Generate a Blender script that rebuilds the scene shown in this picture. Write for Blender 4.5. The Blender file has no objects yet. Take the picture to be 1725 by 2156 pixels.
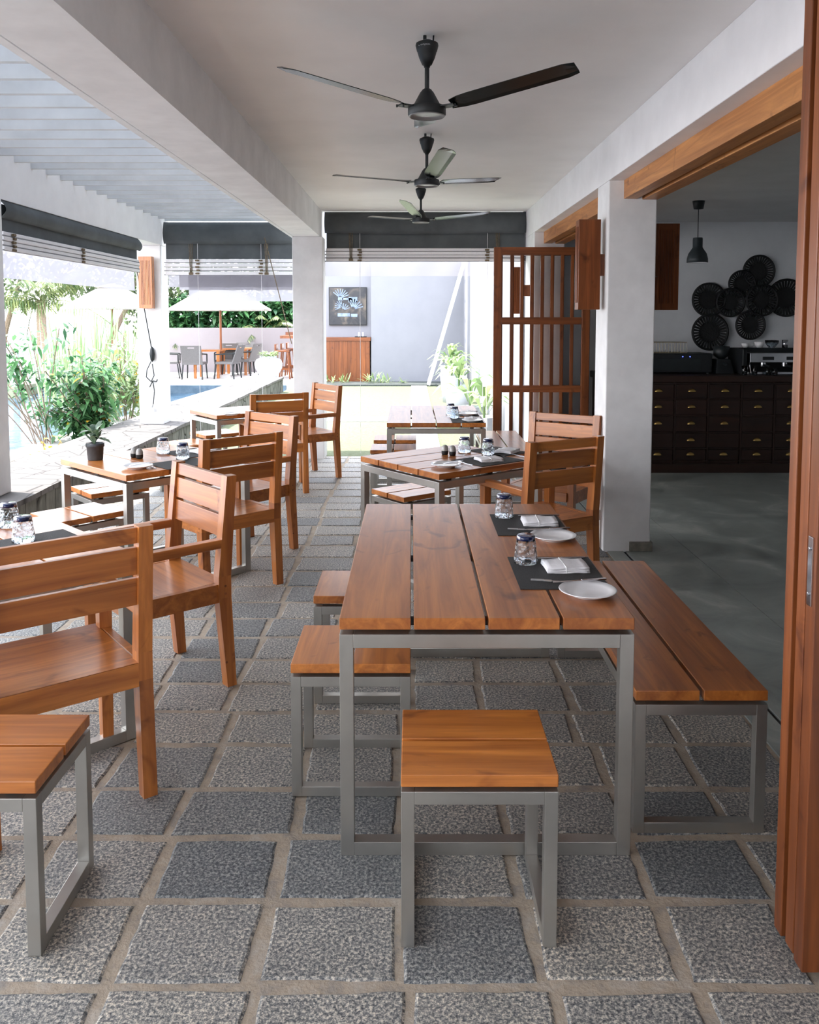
import bpy, math, random
from mathutils import Vector, Matrix
PI = math.pi
R = math.radians
scn = bpy.context.scene
COL = scn.collection

# ------------------------------------------------------------------ camera
cam = bpy.data.cameras.new('camera')
cam.sensor_fit = 'HORIZONTAL'; cam.sensor_width = 36.0; cam.lens = 36.0 * 1780 / 1725
cam.shift_x = -0.00203; cam.shift_y = -0.1613
cam.clip_end = 2000
camo = bpy.data.objects.new('camera', cam); COL.objects.link(camo)
camo.location = (0, 0, 1.69); camo.rotation_euler = (R(90) - math.atan(0.074), 0, 0)
scn.camera = camo

# ------------------------------------------------------------------ light
scn.view_settings.view_transform = 'Standard'; scn.view_settings.look = 'None'
scn.view_settings.gamma = 1.0; scn.view_settings.exposure = 2.33
world = bpy.data.worlds.new('sky'); scn.world = world; world.use_nodes = True
wn = world.node_tree.nodes; wl = world.node_tree.links
bg = wn['Background']; bg.inputs[1].default_value = 1.5
tcw = wn.new('ShaderNodeTexCoord'); sepw = wn.new('ShaderNodeSeparateXYZ'); rw = wn.new('ShaderNodeValToRGB')
wl.new(tcw.outputs['Generated'], sepw.inputs[0]); wl.new(sepw.outputs[2], rw.inputs[0])
rw.color_ramp.elements[0].position = 0.0; rw.color_ramp.elements[0].color = (0.95, 0.94, 0.97, 1)
rw.color_ramp.elements[1].position = 0.7; rw.color_ramp.elements[1].color = (0.80, 0.86, 0.98, 1)
wl.new(rw.outputs[0], bg.inputs[0])
sun = bpy.data.lights.new('sun', 'SUN'); sun.energy = 2.4; sun.angle = R(1.0); sun.color = (1.0, 0.95, 0.88)
suno = bpy.data.objects.new('sun', sun); COL.objects.link(suno)
sd = Vector((0.36, -0.13, -0.92)).normalized()
suno.rotation_euler = sd.to_track_quat('-Z', 'Y').to_euler(); suno.location = (-8, 5, 12)


# ------------------------------------------------------------------ mesh helper
class MB:
    def __init__(s): s.v = []; s.f = []
    def add(s, vs, fs):
        o = len(s.v); s.v += [tuple(p) for p in vs]; s.f += [tuple(i + o for i in f) for f in fs]; return s
    def hexa(s, b, t):
        return s.add(list(b) + list(t), [(3, 2, 1, 0), (4, 5, 6, 7), (0, 1, 5, 4), (1, 2, 6, 5), (2, 3, 7, 6), (3, 0, 4, 7)])
    def bx(s, x0, x1, y0, y1, z0, z1):
        return s.hexa([(x0, y0, z0), (x1, y0, z0), (x1, y1, z0), (x0, y1, z0)],
                      [(x0, y0, z1), (x1, y0, z1), (x1, y1, z1), (x0, y1, z1)])
    def obx(s, c, size, rot=None):
        m = rot if rot is not None else Matrix.Identity(3)
        x, y, z = [q / 2 for q in size]; c = Vector(c)
        P = lambda a, b_, d: tuple(c + m @ Vector((a * x, b_ * y, d * z)))
        return s.hexa([P(-1, -1, -1), P(1, -1, -1), P(1, 1, -1), P(-1, 1, -1)], [P(-1, -1, 1), P(1, -1, 1), P(1, 1, 1), P(-1, 1, 1)])
    def bar(s, p0, p1, w, d, up=(0, 0, 1)):
        p0 = Vector(p0); p1 = Vector(p1); z = (p1 - p0); L = z.length; z.normalize()
        x = z.cross(Vector(up));
        if x.length < 1e-4: x = Vector((1, 0, 0))
        x.normalize(); y = z.cross(x)
        m = Matrix((x, y, z)).transposed()
        return s.obx((p0 + p1) / 2, (w, d, L), m)
    def cyl(s, p0, p1, r0, r1=None, n=12, cap=True):
        if r1 is None: r1 = r0
        p0 = Vector(p0); p1 = Vector(p1); z = (p1 - p0).normalized()
        a = Vector((1, 0, 0)) if abs(z.x) < .9 else Vector((0, 1, 0))
        x = z.cross(a).normalized(); y = z.cross(x)
        vs = []
        for p, r in ((p0, r0), (p1, r1)):
            for i in range(n):
                t = 2 * PI * i / n; vs.append(p + x * (r * math.cos(t)) + y * (r * math.sin(t)))
        fs = [(i, (i + 1) % n, n + (i + 1) % n, n + i) for i in range(n)]
        if cap: fs += [tuple(range(n - 1, -1, -1)), tuple(range(n, 2 * n))]
        return s.add(vs, fs)
    def lathe(s, prof, c=(0, 0, 0), n=24, wob=None):
        vs = []; m = len(prof)
        for j, (r, z) in enumerate(prof):
            for i in range(n):
                t = 2 * PI * i / n; rr = r * (1 + (wob(t, z) if wob else 0))
                vs.append((c[0] + rr * math.cos(t), c[1] + rr * math.sin(t), c[2] + z))
        fs = []
        for j in range(m - 1):
            for i in range(n):
                k = (i + 1) % n; fs.append((j * n + i, j * n + k, (j + 1) * n + k, (j + 1) * n + i))
        return s.add(vs, fs)
    def tube(s, pts, r, n=6):
        for a, b in zip(pts, pts[1:]): s.cyl(a, b, r, r, n)
        return s
    def leaf(s, p, d, L, W, droop=0.3, up=Vector((0, 0, 1))):
        p = Vector(p); d = Vector(d).normalized(); sd_ = d.cross(up)
        if sd_.length < .05: sd_ = Vector((1, 0, 0))
        sd_.normalize(); q = []
        prof = [(0, .12), (.35, 1), (.7, .75), (1, .04)]
        for t, w in prof:
            c = p + d * (L * t) - Vector((0, 0, 1)) * (droop * L * t * t)
            q.append(c - sd_ * (W * w / 2)); q.append(c + sd_ * (W * w / 2))
        return s.add(q, [(0, 1, 3, 2), (2, 3, 5, 4), (4, 5, 7, 6)])
    def build(s, name, mat, parent=None, bevel=0, smooth=False, loc=None, solid=0):
        me = bpy.data.meshes.new(name); me.from_pydata(s.v, [], s.f); me.update()
        if smooth:
            for p in me.polygons: p.use_smooth = True
        me.materials.append(mat)
        o = bpy.data.objects.new(name, me); COL.objects.link(o)
        if parent is not None: o.parent = parent
        if loc is not None: o.location = loc
        if solid:
            m = o.modifiers.new('s', 'SOLIDIFY'); m.thickness = solid; m.offset = 0
        if bevel:
            m = o.modifiers.new('b', 'BEVEL'); m.width = bevel; m.segments = 2; m.limit_method = 'ANGLE'
        return o


def tag(o, label=None, cat=None, group=None, kind=None):
    if label: o['label'] = label
    if cat: o['category'] = cat
    if group: o['group'] = group
    if kind: o['kind'] = kind
    return o

def thing(name, label, cat, loc=(0, 0, 0), rz=0, group=None):
    o = bpy.data.objects.new(name, None); COL.objects.link(o); o.location = loc; o.rotation_euler = (0, 0, rz)
    o.empty_display_size = .1
    return tag(o, label, cat, group)

def struct(o): o['kind'] = 'structure'; return o

def dup(root, loc, rz, label, group=None):
    r = root.copy(); COL.objects.link(r); r.location = loc; r.rotation_euler = (0, 0, rz); r['label'] = label
    if group: r['group'] = group
    for ch in list(root.children):
        c = ch.copy(); COL.objects.link(c); c.parent = r
        for g in list(ch.children):
            d = g.copy(); COL.objects.link(d); d.parent = c
    return r

# ------------------------------------------------------------------ materials
def newmat(name):
    m = bpy.data.materials.new(name); m.use_nodes = True
    nt = m.node_tree; b = nt.nodes['Principled BSDF']
    return m, nt, b
def mixc(nt, fac, a, b, mode='MIX'):
    n = nt.nodes.new('ShaderNodeMix'); n.data_type = 'RGBA'; n.blend_type = mode
    for sock, v in ((n.inputs[0], fac), (n.inputs[6], a), (n.inputs[7], b)):
        if hasattr(v, 'is_output') or isinstance(v, bpy.types.NodeSocket): nt.links.new(v, sock)
        else: sock.default_value = v if not isinstance(v, tuple) or len(v) == 4 else (*v, 1)
    return n.outputs[2]
def noise(nt, scale, detail=3, rough=.5, vec=None, dist=0):
    n = nt.nodes.new('ShaderNodeTexNoise'); n.inputs['Scale'].default_value = scale
    n.inputs['Detail'].default_value = detail; n.inputs['Roughness'].default_value = rough; n.inputs['Distortion'].default_value = dist
    if vec is not None: nt.links.new(vec, n.inputs['Vector'])
    return n.outputs['Fac']
def ramp(nt, fac, stops):
    r = nt.nodes.new('ShaderNodeValToRGB'); nt.links.new(fac, r.inputs[0])
    e = r.color_ramp.elements
    while len(e) < len(stops): e.new(.5)
    for i, (p, c) in enumerate(stops):
        e[i].position = p; e[i].color = (*c, 1) if len(c) == 3 else c
    return r.outputs[0]
def bump(nt, b, h, strength=.3, dist=.01):
    n = nt.nodes.new('ShaderNodeBump'); n.inputs['Strength'].default_value = strength; n.inputs['Distance'].default_value = dist
    nt.links.new(h, n.inputs['Height']); nt.links.new(n.outputs[0], b.inputs['Normal'])
def objco(nt, scale=(1, 1, 1), island=False):
    tc = nt.nodes.new('ShaderNodeTexCoord'); mp = nt.nodes.new('ShaderNodeMapping'); mp.inputs['Scale'].default_value = scale
    nt.links.new(tc.outputs['Object'], mp.inputs[0])
    if island:
        g = nt.nodes.new('ShaderNodeNewGeometry'); oi = nt.nodes.new('ShaderNodeObjectInfo')
        ad = nt.nodes.new('ShaderNodeMath'); ad.operation = 'ADD'
        nt.links.new(g.outputs['Random Per Island'], ad.inputs[0]); nt.links.new(oi.outputs['Random'], ad.inputs[1])
        mu = nt.nodes.new('ShaderNodeMath'); mu.operation = 'MULTIPLY'; mu.inputs[1].default_value = 37.0
        nt.links.new(ad.outputs[0], mu.inputs[0])
        cb = nt.nodes.new('ShaderNodeCombineXYZ')
        for k in range(3): nt.links.new(mu.outputs[0], cb.inputs[k])
        nt.links.new(cb.outputs[0], mp.inputs['Location'])
        return mp.outputs[0], ad.outputs[0]
    return mp.outputs[0]

def plain(name, col, rough=.6, metal=0, n=0, nscale=8, bmp=0):
    m, nt, b = newmat(name)
    b.inputs['Roughness'].default_value = rough; b.inputs['Metallic'].default_value = metal
    v = objco(nt)
    f = noise(nt, nscale, 4, .6, v)
    lo = tuple(c * (1 - n) for c in col); hi = tuple(min(1, c * (1 + n)) for c in col)
    nt.links.new(ramp(nt, f, [(.3, lo), (.7, hi)]), b.inputs['Base Color'])
    if bmp: bump(nt, b, f, bmp, .01)
    return m

def wood(name, axis, dark, lite, rough=.38, coat=.5):
    m, nt, b = newmat(name)
    s = [14, 14, 14]; s['xyz'.index(axis)] = .9
    v, rnd = objco(nt, tuple(s), True)
    f1 = noise(nt, 1.0, 5, .6, v, 1.2)
    s2 = [90, 90, 90]; s2['xyz'.index(axis)] = 3
    v2 = objco(nt, tuple(s2))
    f2 = noise(nt, 1.0, 2, .5, v2)
    c = ramp(nt, f1, [(.2, dark), (.5, tuple((a + q) / 2 for a, q in zip(dark, lite))), (.75, lite)])
    c = mixc(nt, .18, c, ramp(nt, f2, [(.3, (.25, .25, .25)), (.7, (1, 1, 1))]), 'MULTIPLY')
    s3 = [7, 7, 7]; s3['xyz'.index(axis)] = 3.2
    mp3 = nt.nodes.new('ShaderNodeMapping'); mp3.inputs['Scale'].default_value = s3
    nt.links.new(v, mp3.inputs[0])
    s4 = [1, 1, 1]; mp3.inputs['Scale'].default_value = [.35 if k != axis else 3.5 for k in 'xyz']
    fk = noise(nt, 1.0, 3, .6, mp3.outputs[0], 1.5)
    c = mixc(nt, 1, c, ramp(nt, fk, [(.60, (1, 1, 1)), (.74, (.45, .36, .32))]), 'MULTIPLY')
    fr = nt.nodes.new('ShaderNodeMath'); fr.operation = 'FRACT'
    mm = nt.nodes.new('ShaderNodeMath'); mm.operation = 'MULTIPLY'; mm.inputs[1].default_value = 7.3
    nt.links.new(rnd, mm.inputs[0]); nt.links.new(mm.outputs[0], fr.inputs[0])
    c = mixc(nt, 1.0, c, ramp(nt, fr.outputs[0], [(0, (.78, .74, .72)), (1, (1.12, 1.12, 1.1))]), 'MULTIPLY')
    nt.links.new(c, b.inputs['Base Color'])
    b.inputs['Roughness'].default_value = rough; b.inputs['Coat Weight'].default_value = coat; b.inputs['Coat Roughness'].default_value = .22
    bump(nt, b, f2, .06, .002)
    return m
TD, TL = (.25, .062, .011), (.70, .255, .052)
W = {a: wood('teak_' + a, a, TD, TL) for a in 'xyz'}
HD, HL = (.26, .085, .024), (.72, .33, .11)
WH = {a: wood('header_teak_' + a, a, HD, HL, .45, .05) for a in 'xyz'}
WD = {a: wood('door_wood_' + a, a, (.10, .025, .008), (.36, .11, .03), .38, .15) for a in 'xyz'}
WR = {a: wood('walnut_' + a, a, (.010, .004, .003), (.032, .011, .006), .45, .05) for a in 'xyz'}
M = {}
m, nt, b = newmat('brushed_steel')
v = objco(nt, (3, 3, 3)); f = noise(nt, 1.5, 4, .6, v)
nt.links.new(ramp(nt, f, [(.3, (.42, .41, .385)), (.7, (.50, .49, .455))]), b.inputs['Base Color'])
b.inputs['Metallic'].default_value = .85
nt.links.new(ramp(nt, f, [(.3, (.30,) * 3), (.7, (.36,) * 3)]), b.inputs['Roughness']); M['steel'] = m
M['black'] = plain('black_paint', (.009, .013, .015), .5, 0, .2, 20)
M['blacksoft'] = plain('black_lacquer', (.006, .008, .010), .55, 0, .3, 20)
M['basket'] = plain('black_basket', (.003, .004, .005), .7, 0, .3, 60, .5)
M['white'] = plain('white_plaster', (.86, .85, .86), .85, 0, .05, 3, .05)
M['ceil'] = plain('ceiling_plaster', (.93, .91, .90), .9, 0, .05, 1.2, .03)
M['colm'] = plain('column_plaster', (.82, .82, .825), .85, 0, .07, 4, .08)
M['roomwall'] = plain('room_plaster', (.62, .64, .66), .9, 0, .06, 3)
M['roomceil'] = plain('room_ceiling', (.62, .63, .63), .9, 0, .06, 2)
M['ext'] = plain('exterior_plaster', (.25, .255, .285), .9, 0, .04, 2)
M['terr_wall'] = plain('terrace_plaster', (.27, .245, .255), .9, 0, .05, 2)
M['canvas'] = plain('charcoal_canvas', (.08, .09, .096), .8, 0, .25, 3, .3)
M['linen'] = plain('white_linen', (.82, .81, .83), .85, 0, .04, 60, .2)
M['china'] = plain('white_china', (.85, .85, .86), .12, 0, .01)
M['mat'] = plain('woven_placemat', (.028, .027, .028), .7, 0, .5, 260, .6)
M['pot'] = plain('dark_pot', (.05, .055, .06), .6, 0, .2, 30)
M['brass'] = plain('brass', (.75, .50, .17), .3, 1, .1, 30)
M['whitepaint'] = plain('white_paint', (.75, .76, .79), .6, 0, .03)
M['soil'] = plain('soil', (.16, .13, .10), .95, 0, .3, 30, .5)
M['sand'] = plain('pale_sand', (.5, .47, .45), .95, 0, .08, 3)
M['deck'] = plain('terrace_stone', (.52, .50, .49), .9, 0, .08, 5, .1)
M['urn'] = plain('white_urn', (.45, .47, .52), .5, 0, .04)
M['wicker'] = plain('grey_wicker', (.13, .125, .125), .75, 0, .3, 120, .4)
M['chrome'] = plain('polished_steel', (.62, .63, .66), .18, 1, .05, 20)
M['umb'] = plain('cream_umbrella_canvas', (.85, .82, .76), .9, 0, .03)
M['bark'] = plain('palm_bark', (.30, .23, .18), .95, 0, .3, 25, .6)
M['redwood'] = WD['z']
def leafmat(name, a, bcol, tr=.35):
    m, nt, b = newmat(name)
    g = nt.nodes.new('ShaderNodeNewGeometry')
    c = ramp(nt, g.outputs['Random Per Island'], [(0, a), (.75, bcol), (1, tuple(min(1, x * 1.5) for x in bcol))])
    nt.links.new(c, b.inputs['Base Color']); b.inputs['Roughness'].default_value = .38
    t = nt.nodes.new('ShaderNodeBsdfTranslucent'); nt.links.new(c, t.inputs[0])
    ms = nt.nodes.new('ShaderNodeMixShader'); ms.inputs[0].default_value = tr
    nt.links.new(b.outputs[0], ms.inputs[1]); nt.links.new(t.outputs[0], ms.inputs[2])
    nt.links.new(ms.outputs[0], nt.nodes['Material Output'].inputs[0]); return m
M['leaf'] = leafmat('green_leaf', (.02, .085, .035), (.12, .28, .11))
M['leafpale'] = leafmat('pale_green_leaf', (.13, .24, .09), (.36, .44, .22))
M['leafyel'] = leafmat('yellow_leaf', (.55, .30, .03), (.80, .55, .08))
M['leaftree'] = leafmat('tree_leaf', (.04, .08, .04), (.16, .22, .10))
M['palmleaf'] = leafmat('palm_leaf', (.05, .11, .04), (.22, .26, .10))
M['leafpot'] = leafmat('grey_green_leaf', (.05, .10, .07), (.20, .28, .17), .15)
def sheer(name, col, alpha):
    m, nt, b = newmat(name)
    d = nt.nodes.new('ShaderNodeBsdfDiffuse'); d.inputs[0].default_value = (*col, 1)
    t = nt.nodes.new('ShaderNodeBsdfTranslucent'); t.inputs[0].default_value = (*col, 1)
    tp = nt.nodes.new('ShaderNodeBsdfTransparent')
    a = nt.nodes.new('ShaderNodeMixShader'); a.inputs[0].default_value = .5
    nt.links.new(d.outputs[0], a.inputs[1]); nt.links.new(t.outputs[0], a.inputs[2])
    c = nt.nodes.new('ShaderNodeMixShader'); c.inputs[0].default_value = alpha
    nt.links.new(tp.outputs[0], c.inputs[1]); nt.links.new(a.outputs[0], c.inputs[2])
    nt.links.new(c.outputs[0], nt.nodes['Material Output'].inputs[0]); return m
M['sheer'] = sheer('sheer_white_fabric', (.42, .41, .45), .93); M['sheer2'] = sheer('thin_white_fabric', (.55, .53, .56), .6)
M['sheet'] = sheer('translucent_roof_sheet', (.52, .55, .58), .97)
M['umbt'] = sheer('umbrella_fabric', (.55, .53, .5), 1.0)
m, nt, b = newmat('clear_glass'); b.inputs['Transmission Weight'].default_value = 1; b.inputs['Roughness'].default_value = .03
b.inputs['IOR'].default_value = 1.4; b.inputs['Base Color'].default_value = (.86, .92, .97, 1)
v = objco(nt); f = nt.nodes.new('ShaderNodeTexVoronoi'); f.inputs['Scale'].default_value = 55; nt.links.new(v, f.inputs['Vector'])
bump(nt, b, f.outputs['Distance'], .9, .004); M['glass'] = m
m, nt, b = newmat('cobalt_glass'); b.inputs['Base Color'].default_value = (.006, .016, .085, 1); b.inputs['Roughness'].default_value = .12
b.inputs['Transmission Weight'].default_value = .3; M['blue'] = m
m, nt, b = newmat('pool_water'); v = objco(nt)
f = noise(nt, 2.5, 3, .6, v, .5)
nt.links.new(ramp(nt, f, [(.3, (.02, .05, .085)), (.7, (.055, .095, .14))]), b.inputs['Base Color'])
b.inputs['Roughness'].default_value = .15; b.inputs['Specular IOR Level'].default_value = .12; bump(nt, b, f, .25, .05); M['water'] = m
m, nt, b = newmat('pool_tile'); v = objco(nt); f = noise(nt, 6, 3, .6, v)
nt.links.new(ramp(nt, f, [(.3, (.05, .09, .13)), (.7, (.10, .15, .20))]), b.inputs['Base Color']); M['tile'] = m
m, nt, b = newmat('lawn'); v = objco(nt); f = noise(nt, 30, 5, .7, v)
nt.links.new(ramp(nt, f, [(.3, (.12, .145, .075)), (.7, (.21, .235, .145))]), b.inputs['Base Color']); b.inputs['Roughness'].default_value = 1; bump(nt, b, f, .8, .03); M['lawn'] = m
# granite floor stones
m, nt, b = newmat('granite_paving')
v, rnd = objco(nt, (1, 1, 1), False), None
g = nt.nodes.new('ShaderNodeNewGeometry')
fs = noise(nt, 105, 4, .8, v); fl = noise(nt, 7, 4, .6, v)
sp = ramp(nt, fs, [(.38, (.06, .07, .085)), (.50, (.28, .28, .27)), (.61, (.80, .74, .64))])
tone = ramp(nt, g.outputs['Random Per Island'], [(0, (.50, .55, .60)), (.3, (.85, .85, .85)), (1, (1.05, 1.02, .97))])
c = mixc(nt, 1, sp, tone, 'MULTIPLY'); c = mixc(nt, .7, c, ramp(nt, fl, [(.3, (.72, .74, .76)), (.7, (1.12, 1.1, 1.08))]), 'MULTIPLY')
nt.links.new(c, b.inputs['Base Color']); b.inputs['Roughness'].default_value = .62
nt.links.new(ramp(nt, fl, [(.3, (.36,) * 3), (.7, (.58,) * 3)]), b.inputs['Roughness']); bump(nt, b, fs, .55, .006); M['granite'] = m
m, nt, b = newmat('mortar'); v = objco(nt); f = noise(nt, 9, 6, .7, v); f2 = noise(nt, 60, 3, .6, v)
c = ramp(nt, f, [(.3, (.26, .24, .22)), (.5, (.40, .33, .25)), (.7, (.43, .39, .34))])
nt.links.new(c, b.inputs['Base Color']); b.inputs['Roughness'].default_value = .9; bump(nt, b, f2, .6, .006); M['mortar'] = m
m, nt, b = newmat('polished_concrete'); v = objco(nt); f = noise(nt, 2.2, 7, .65, v, .8)
nt.links.new(ramp(nt, f, [(.3, (.17, .19, .18)), (.55, (.31, .34, .315)), (.75, (.52, .54, .50))]), b.inputs['Base Color'])
nt.links.new(ramp(nt, f, [(.3, (.28,) * 3), (.7, (.5,) * 3)]), b.inputs['Roughness']); M['concrete'] = m
m, nt, b = newmat('rubble_stone_face'); v = objco(nt, (1, 1, .35)); vo = nt.nodes.new('ShaderNodeTexVoronoi'); vo.feature = 'DISTANCE_TO_EDGE'; vo.inputs['Scale'].default_value = 5.5
v0 = nt.nodes.new('ShaderNodeTexVoronoi'); v0.inputs['Scale'].default_value = 5.5
nt.links.new(v, vo.inputs['Vector']); nt.links.new(v, v0.inputs['Vector'])
f = noise(nt, 12, 5, .6, v)
c = ramp(nt, f, [(.3, (.09, .09, .08)), (.7, (.22, .22, .20))])
bw = nt.nodes.new('ShaderNodeRGBToBW'); nt.links.new(v0.outputs['Color'], bw.inputs[0])
c = mixc(nt, .6, c, ramp(nt, bw.outputs[0], [(0, (.55, .56, .52)), (1, (1.2, 1.18, 1.1))]), 'MULTIPLY')
e = ramp(nt, vo.outputs['Distance'], [(0, (.12, .11, .1)), (.035, (1, 1, 1))]); c = mixc(nt, 1, c, e, 'MULTIPLY')
nt.links.new(c, b.inputs['Base Color']); bump(nt, b, e, .8, .02); b.inputs['Roughness'].default_value = .9; M['rubble'] = m
m, nt, b = newmat('flagstone_top'); v = objco(nt, (1, 1, 0)); vo = nt.nodes.new('ShaderNodeTexVoronoi'); vo.feature = 'DISTANCE_TO_EDGE'; vo.inputs['Scale'].default_value = 3.2
f = noise(nt, 3, 2, .5, v); nt.links.new(v, vo.inputs['Vector'])
e = ramp(nt, vo.outputs['Distance'], [(0, (.035, .03, .028)), (.035, (.155, .145, .14))])
f = noise(nt, 14, 5, .7, v); c = mixc(nt, .5, e, ramp(nt, f, [(.35, (.6, .59, .6)), (.6, (1, 1, 1))]), 'MULTIPLY')
nt.links.new(c, b.inputs['Base Color']); bump(nt, b, e, .6, .02); b.inputs['Roughness'].default_value = .9; M['flag'] = m
m, nt, b = newmat('sea'); b.inputs['Base Color'].default_value = (.30, .34, .45, 1); b.inputs['Roughness'].default_value = .25; M['sea'] = m
m, nt, b = newmat('abstract_painting'); v = objco(nt); f = noise(nt, 3.2, 5, .6, v, .6)
nt.links.new(ramp(nt, f, [(.3, (.015, .018, .026)), (.5, (.035, .035, .04)), (.72, (.16, .13, .10))]), b.inputs['Base Color']); M['painting'] = m
M['paintblue'] = plain('pale_blue_paint', (.2, .26, .36), .7, 0, .4, 14)
m, nt, b = newmat('lit_led'); b.inputs['Base Color'].default_value = (.05, .08, .5, 1); b.inputs['Emission Color'].default_value = (.1, .15, 1, 1); b.inputs['Emission Strength'].default_value = .8; M['led'] = m

# ================================================================== STRUCTURE
rng = random.Random(4)
# floor: mortar bed + individually shaped granite flags, one structure
mb = MB().bx(-2.95, 1.42, -2.6, 10.25, -.12, -.0055)
floor = struct(mb.build('floor', M['mortar']))
xs0 = [-3.35, -3.0, -2.62, -2.25, -1.88, -1.51, -1.144, -.774, -.404, -.024, .338, .699, 1.06, 1.41]
ys = [2.023]
for d in (.317, .302, .285, .316, .276): ys.append(ys[-1] + d)
while ys[-1] < 10.1: ys.append(ys[-1] + rng.uniform(.27, .33))
ys[-1] = 10.24
while ys[0] > -2.4: ys.insert(0, ys[0] - rng.uniform(.29, .34))
mb = MB()
for j in range(len(ys) - 1):
    off = [rng.uniform(-.028, .028) for _ in xs0]
    for i in range(len(xs0) - 1):
        x0, x1 = xs0[i] + off[i], xs0[i + 1] + off[i + 1]
        x0 = max(x0, -2.94)
        if x1 - x0 < .1: continue
        if i + 1 == len(xs0) - 1: x1 = 1.42
        g_ = .0175
        J = lambda: rng.uniform(-.008, .008)
        y0, y1 = ys[j], ys[j + 1]
        c4 = [(x0 + g_ + J(), y0 + g_ + J()), (x1 - g_ + J(), y0 + g_ + J()), (x1 - g_ + J(), y1 - g_ + J()), (x0 + g_ + J(), y1 - g_ + J())]
        # edge: subdivide outline for a ragged hand-cut edge
        ring = []
        for k in range(4):
            a, b_ = c4[k], c4[(k + 1) % 4]
            for q in range(6):
                t = q / 6; w = 0 if q == 0 else rng.uniform(-.0035, .0035)
                ex, ey = b_[0] - a[0], b_[1] - a[1]; L = math.hypot(ex, ey)
                ring.append((a[0] + ex * t - ey / L * w, a[1] + ey * t + ex / L * w))
        n = len(ring); cx = sum(p[0] for p in ring) / n; cy = sum(p[1] for p in ring) / n
        h = rng.uniform(-.0015, .001)
        vs = [(x, y, -.03) for x, y in ring] + [(x, y, h - .0045) for x, y in ring] + \
             [(cx + (x - cx) * .955, cy + (y - cy) * .955, h) for x, y in ring]
        fs = [(k, (k + 1) % n, n + (k + 1) % n, n + k) for k in range(n)] + \
             [(n + k, n + (k + 1) % n, 2 * n + (k + 1) % n, 2 * n + k) for k in range(n)] + [tuple(range(2 * n, 3 * n))]
        mb.add(vs, fs)
tag(mb.build('paving_stones', M['granite'], floor, smooth=False), kind='structure')
# polished concrete floor of the room
mb = MB(); mb.bx(1.422, 1.535, -2.6, 10.25, -.12, 0); mb.bx(1.556, 2.018, -2.6, 10.0, -.12, 0); mb.bx(2.022, 7.2, -2.6, 10.0, -.12, 0)
cf = struct(mb.build('floor_room', M['concrete']))
mb = MB().bx(1.535, 1.556, -2.6, 10.0, -.12, -.012); mb.bx(2.018, 2.022, -2.6, 10, -.12, -.004)
tag(mb.build('floor_groove', M['blacksoft'], cf), kind='structure')
ZC = 2.965
struct(MB().bx(-1.25, 1.75, -2.6, 10.4, ZC, ZC + .2).build('ceiling', M['ceil']))
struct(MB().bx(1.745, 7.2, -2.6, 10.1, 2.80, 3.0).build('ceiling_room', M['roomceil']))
# veranda beam (left) with drip groove and outer moulding
mb = MB(); mb.bx(-1.385, -1.075, -2.6, 10.42, 2.64, ZC + .2)
mb.bx(-1.40, -1.385, -2.6, 10.42, 2.665, ZC + .2); mb.bx(-1.44, -1.40, -2.6, 10.42, 2.645, ZC + .2); mb.bx(-1.465, -1.44, -2.6, 10.42, 2.68, 2.74)
struct(mb.build('trim_1', M['colm'])); 
struct(MB().bx(1.39, 1.745, -2.6, 10.35, 2.65, ZC).build('trim_2', M['white'], bevel=.004))
struct(MB().bx(-3.5, -3.17, -2.6, 11.13, 2.60, 3.02).build('trim_3', M['white'], bevel=.004))
# pillars
def pillar(name, x0, x1, y0, y1, z0, z1, mat=None): return struct(MB().bx(x0, x1, y0, y1, z0, z1).build(name, mat or M['colm'], bevel=.008))
pillar('trim_4', -1.405, -1.045, 10.06, 10.42, -.02, 2.64)
pillar('trim_5', -3.49, -3.18, 10.80, 11.13, .32, 2.60)
pillar('trim_6', -3.49, -3.15, 6.24, 6.58, .32, 2.60)
pillar('trim_7', -3.49, -3.15, 1.7, 2.05, .32, 2.60)
c = pillar('trim_8', 1.39, 1.73, 6.02, 6.38, -.01, 2.65)
tag(MB().bx(1.58, 1.745, 6.005, 6.06, 0, .07).build('plinth', plain('bare_cement', (.20, .19, .16), .9, 0, .3, 20), c, bevel=.004), kind='structure')
pillar('trim_9', 1.39, 1.73, 9.62, 10.35, -.01, 2.65)
struct(MB().bx(1.39, 1.73, -2.6, 1.2, 0, 2.65).build('wall_right', M['white']))
# room shell
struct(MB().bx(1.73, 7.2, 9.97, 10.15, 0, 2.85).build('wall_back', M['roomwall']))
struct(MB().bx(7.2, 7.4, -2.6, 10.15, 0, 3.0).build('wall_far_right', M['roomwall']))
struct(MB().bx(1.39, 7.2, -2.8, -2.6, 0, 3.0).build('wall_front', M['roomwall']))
# unseen wall added behind the camera to block rear light into the veranda
struct(MB().bx(-16, 9, -30, -2.6, -.3, -.02).build('ground_forecourt', M['deck']))
struct(MB().bx(-3.5, 1.39, -2.8, -2.6, 0, 3.1).build('wall_light_block', M['white']))
# pergola: fins + translucent sheet
pg = None
mb = MB(); y = 11.0
while y > -2.4:
    mb.bx(-3.22, -1.38, y, y + .04, 2.925, 3.07); y -= .296
fins = mb.build('trim_10', plain('fin_grey', (.60, .62, .64), .7, 0, .1, 3)); struct(fins)
struct(MB().bx(-3.7, -1.4, -2.6, 11.2, 3.075, 3.085).build('trim_11', M['sheet']))
# sliding door headers
mb = MB()
for (y0, y1) in ((1.2, 6.02), (6.38, 9.62)):
    mb.bx(1.495, 1.59, y0, y1, 2.52, 2.65)
for (y0, y1) in ((1.2, 6.02), (6.38, 9.62)):
    mb.bx(1.625, 1.735, y0, y1, 2.515, 2.60)
struct(mb.build('trim_12', WH['y'], bevel=.003))
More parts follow.
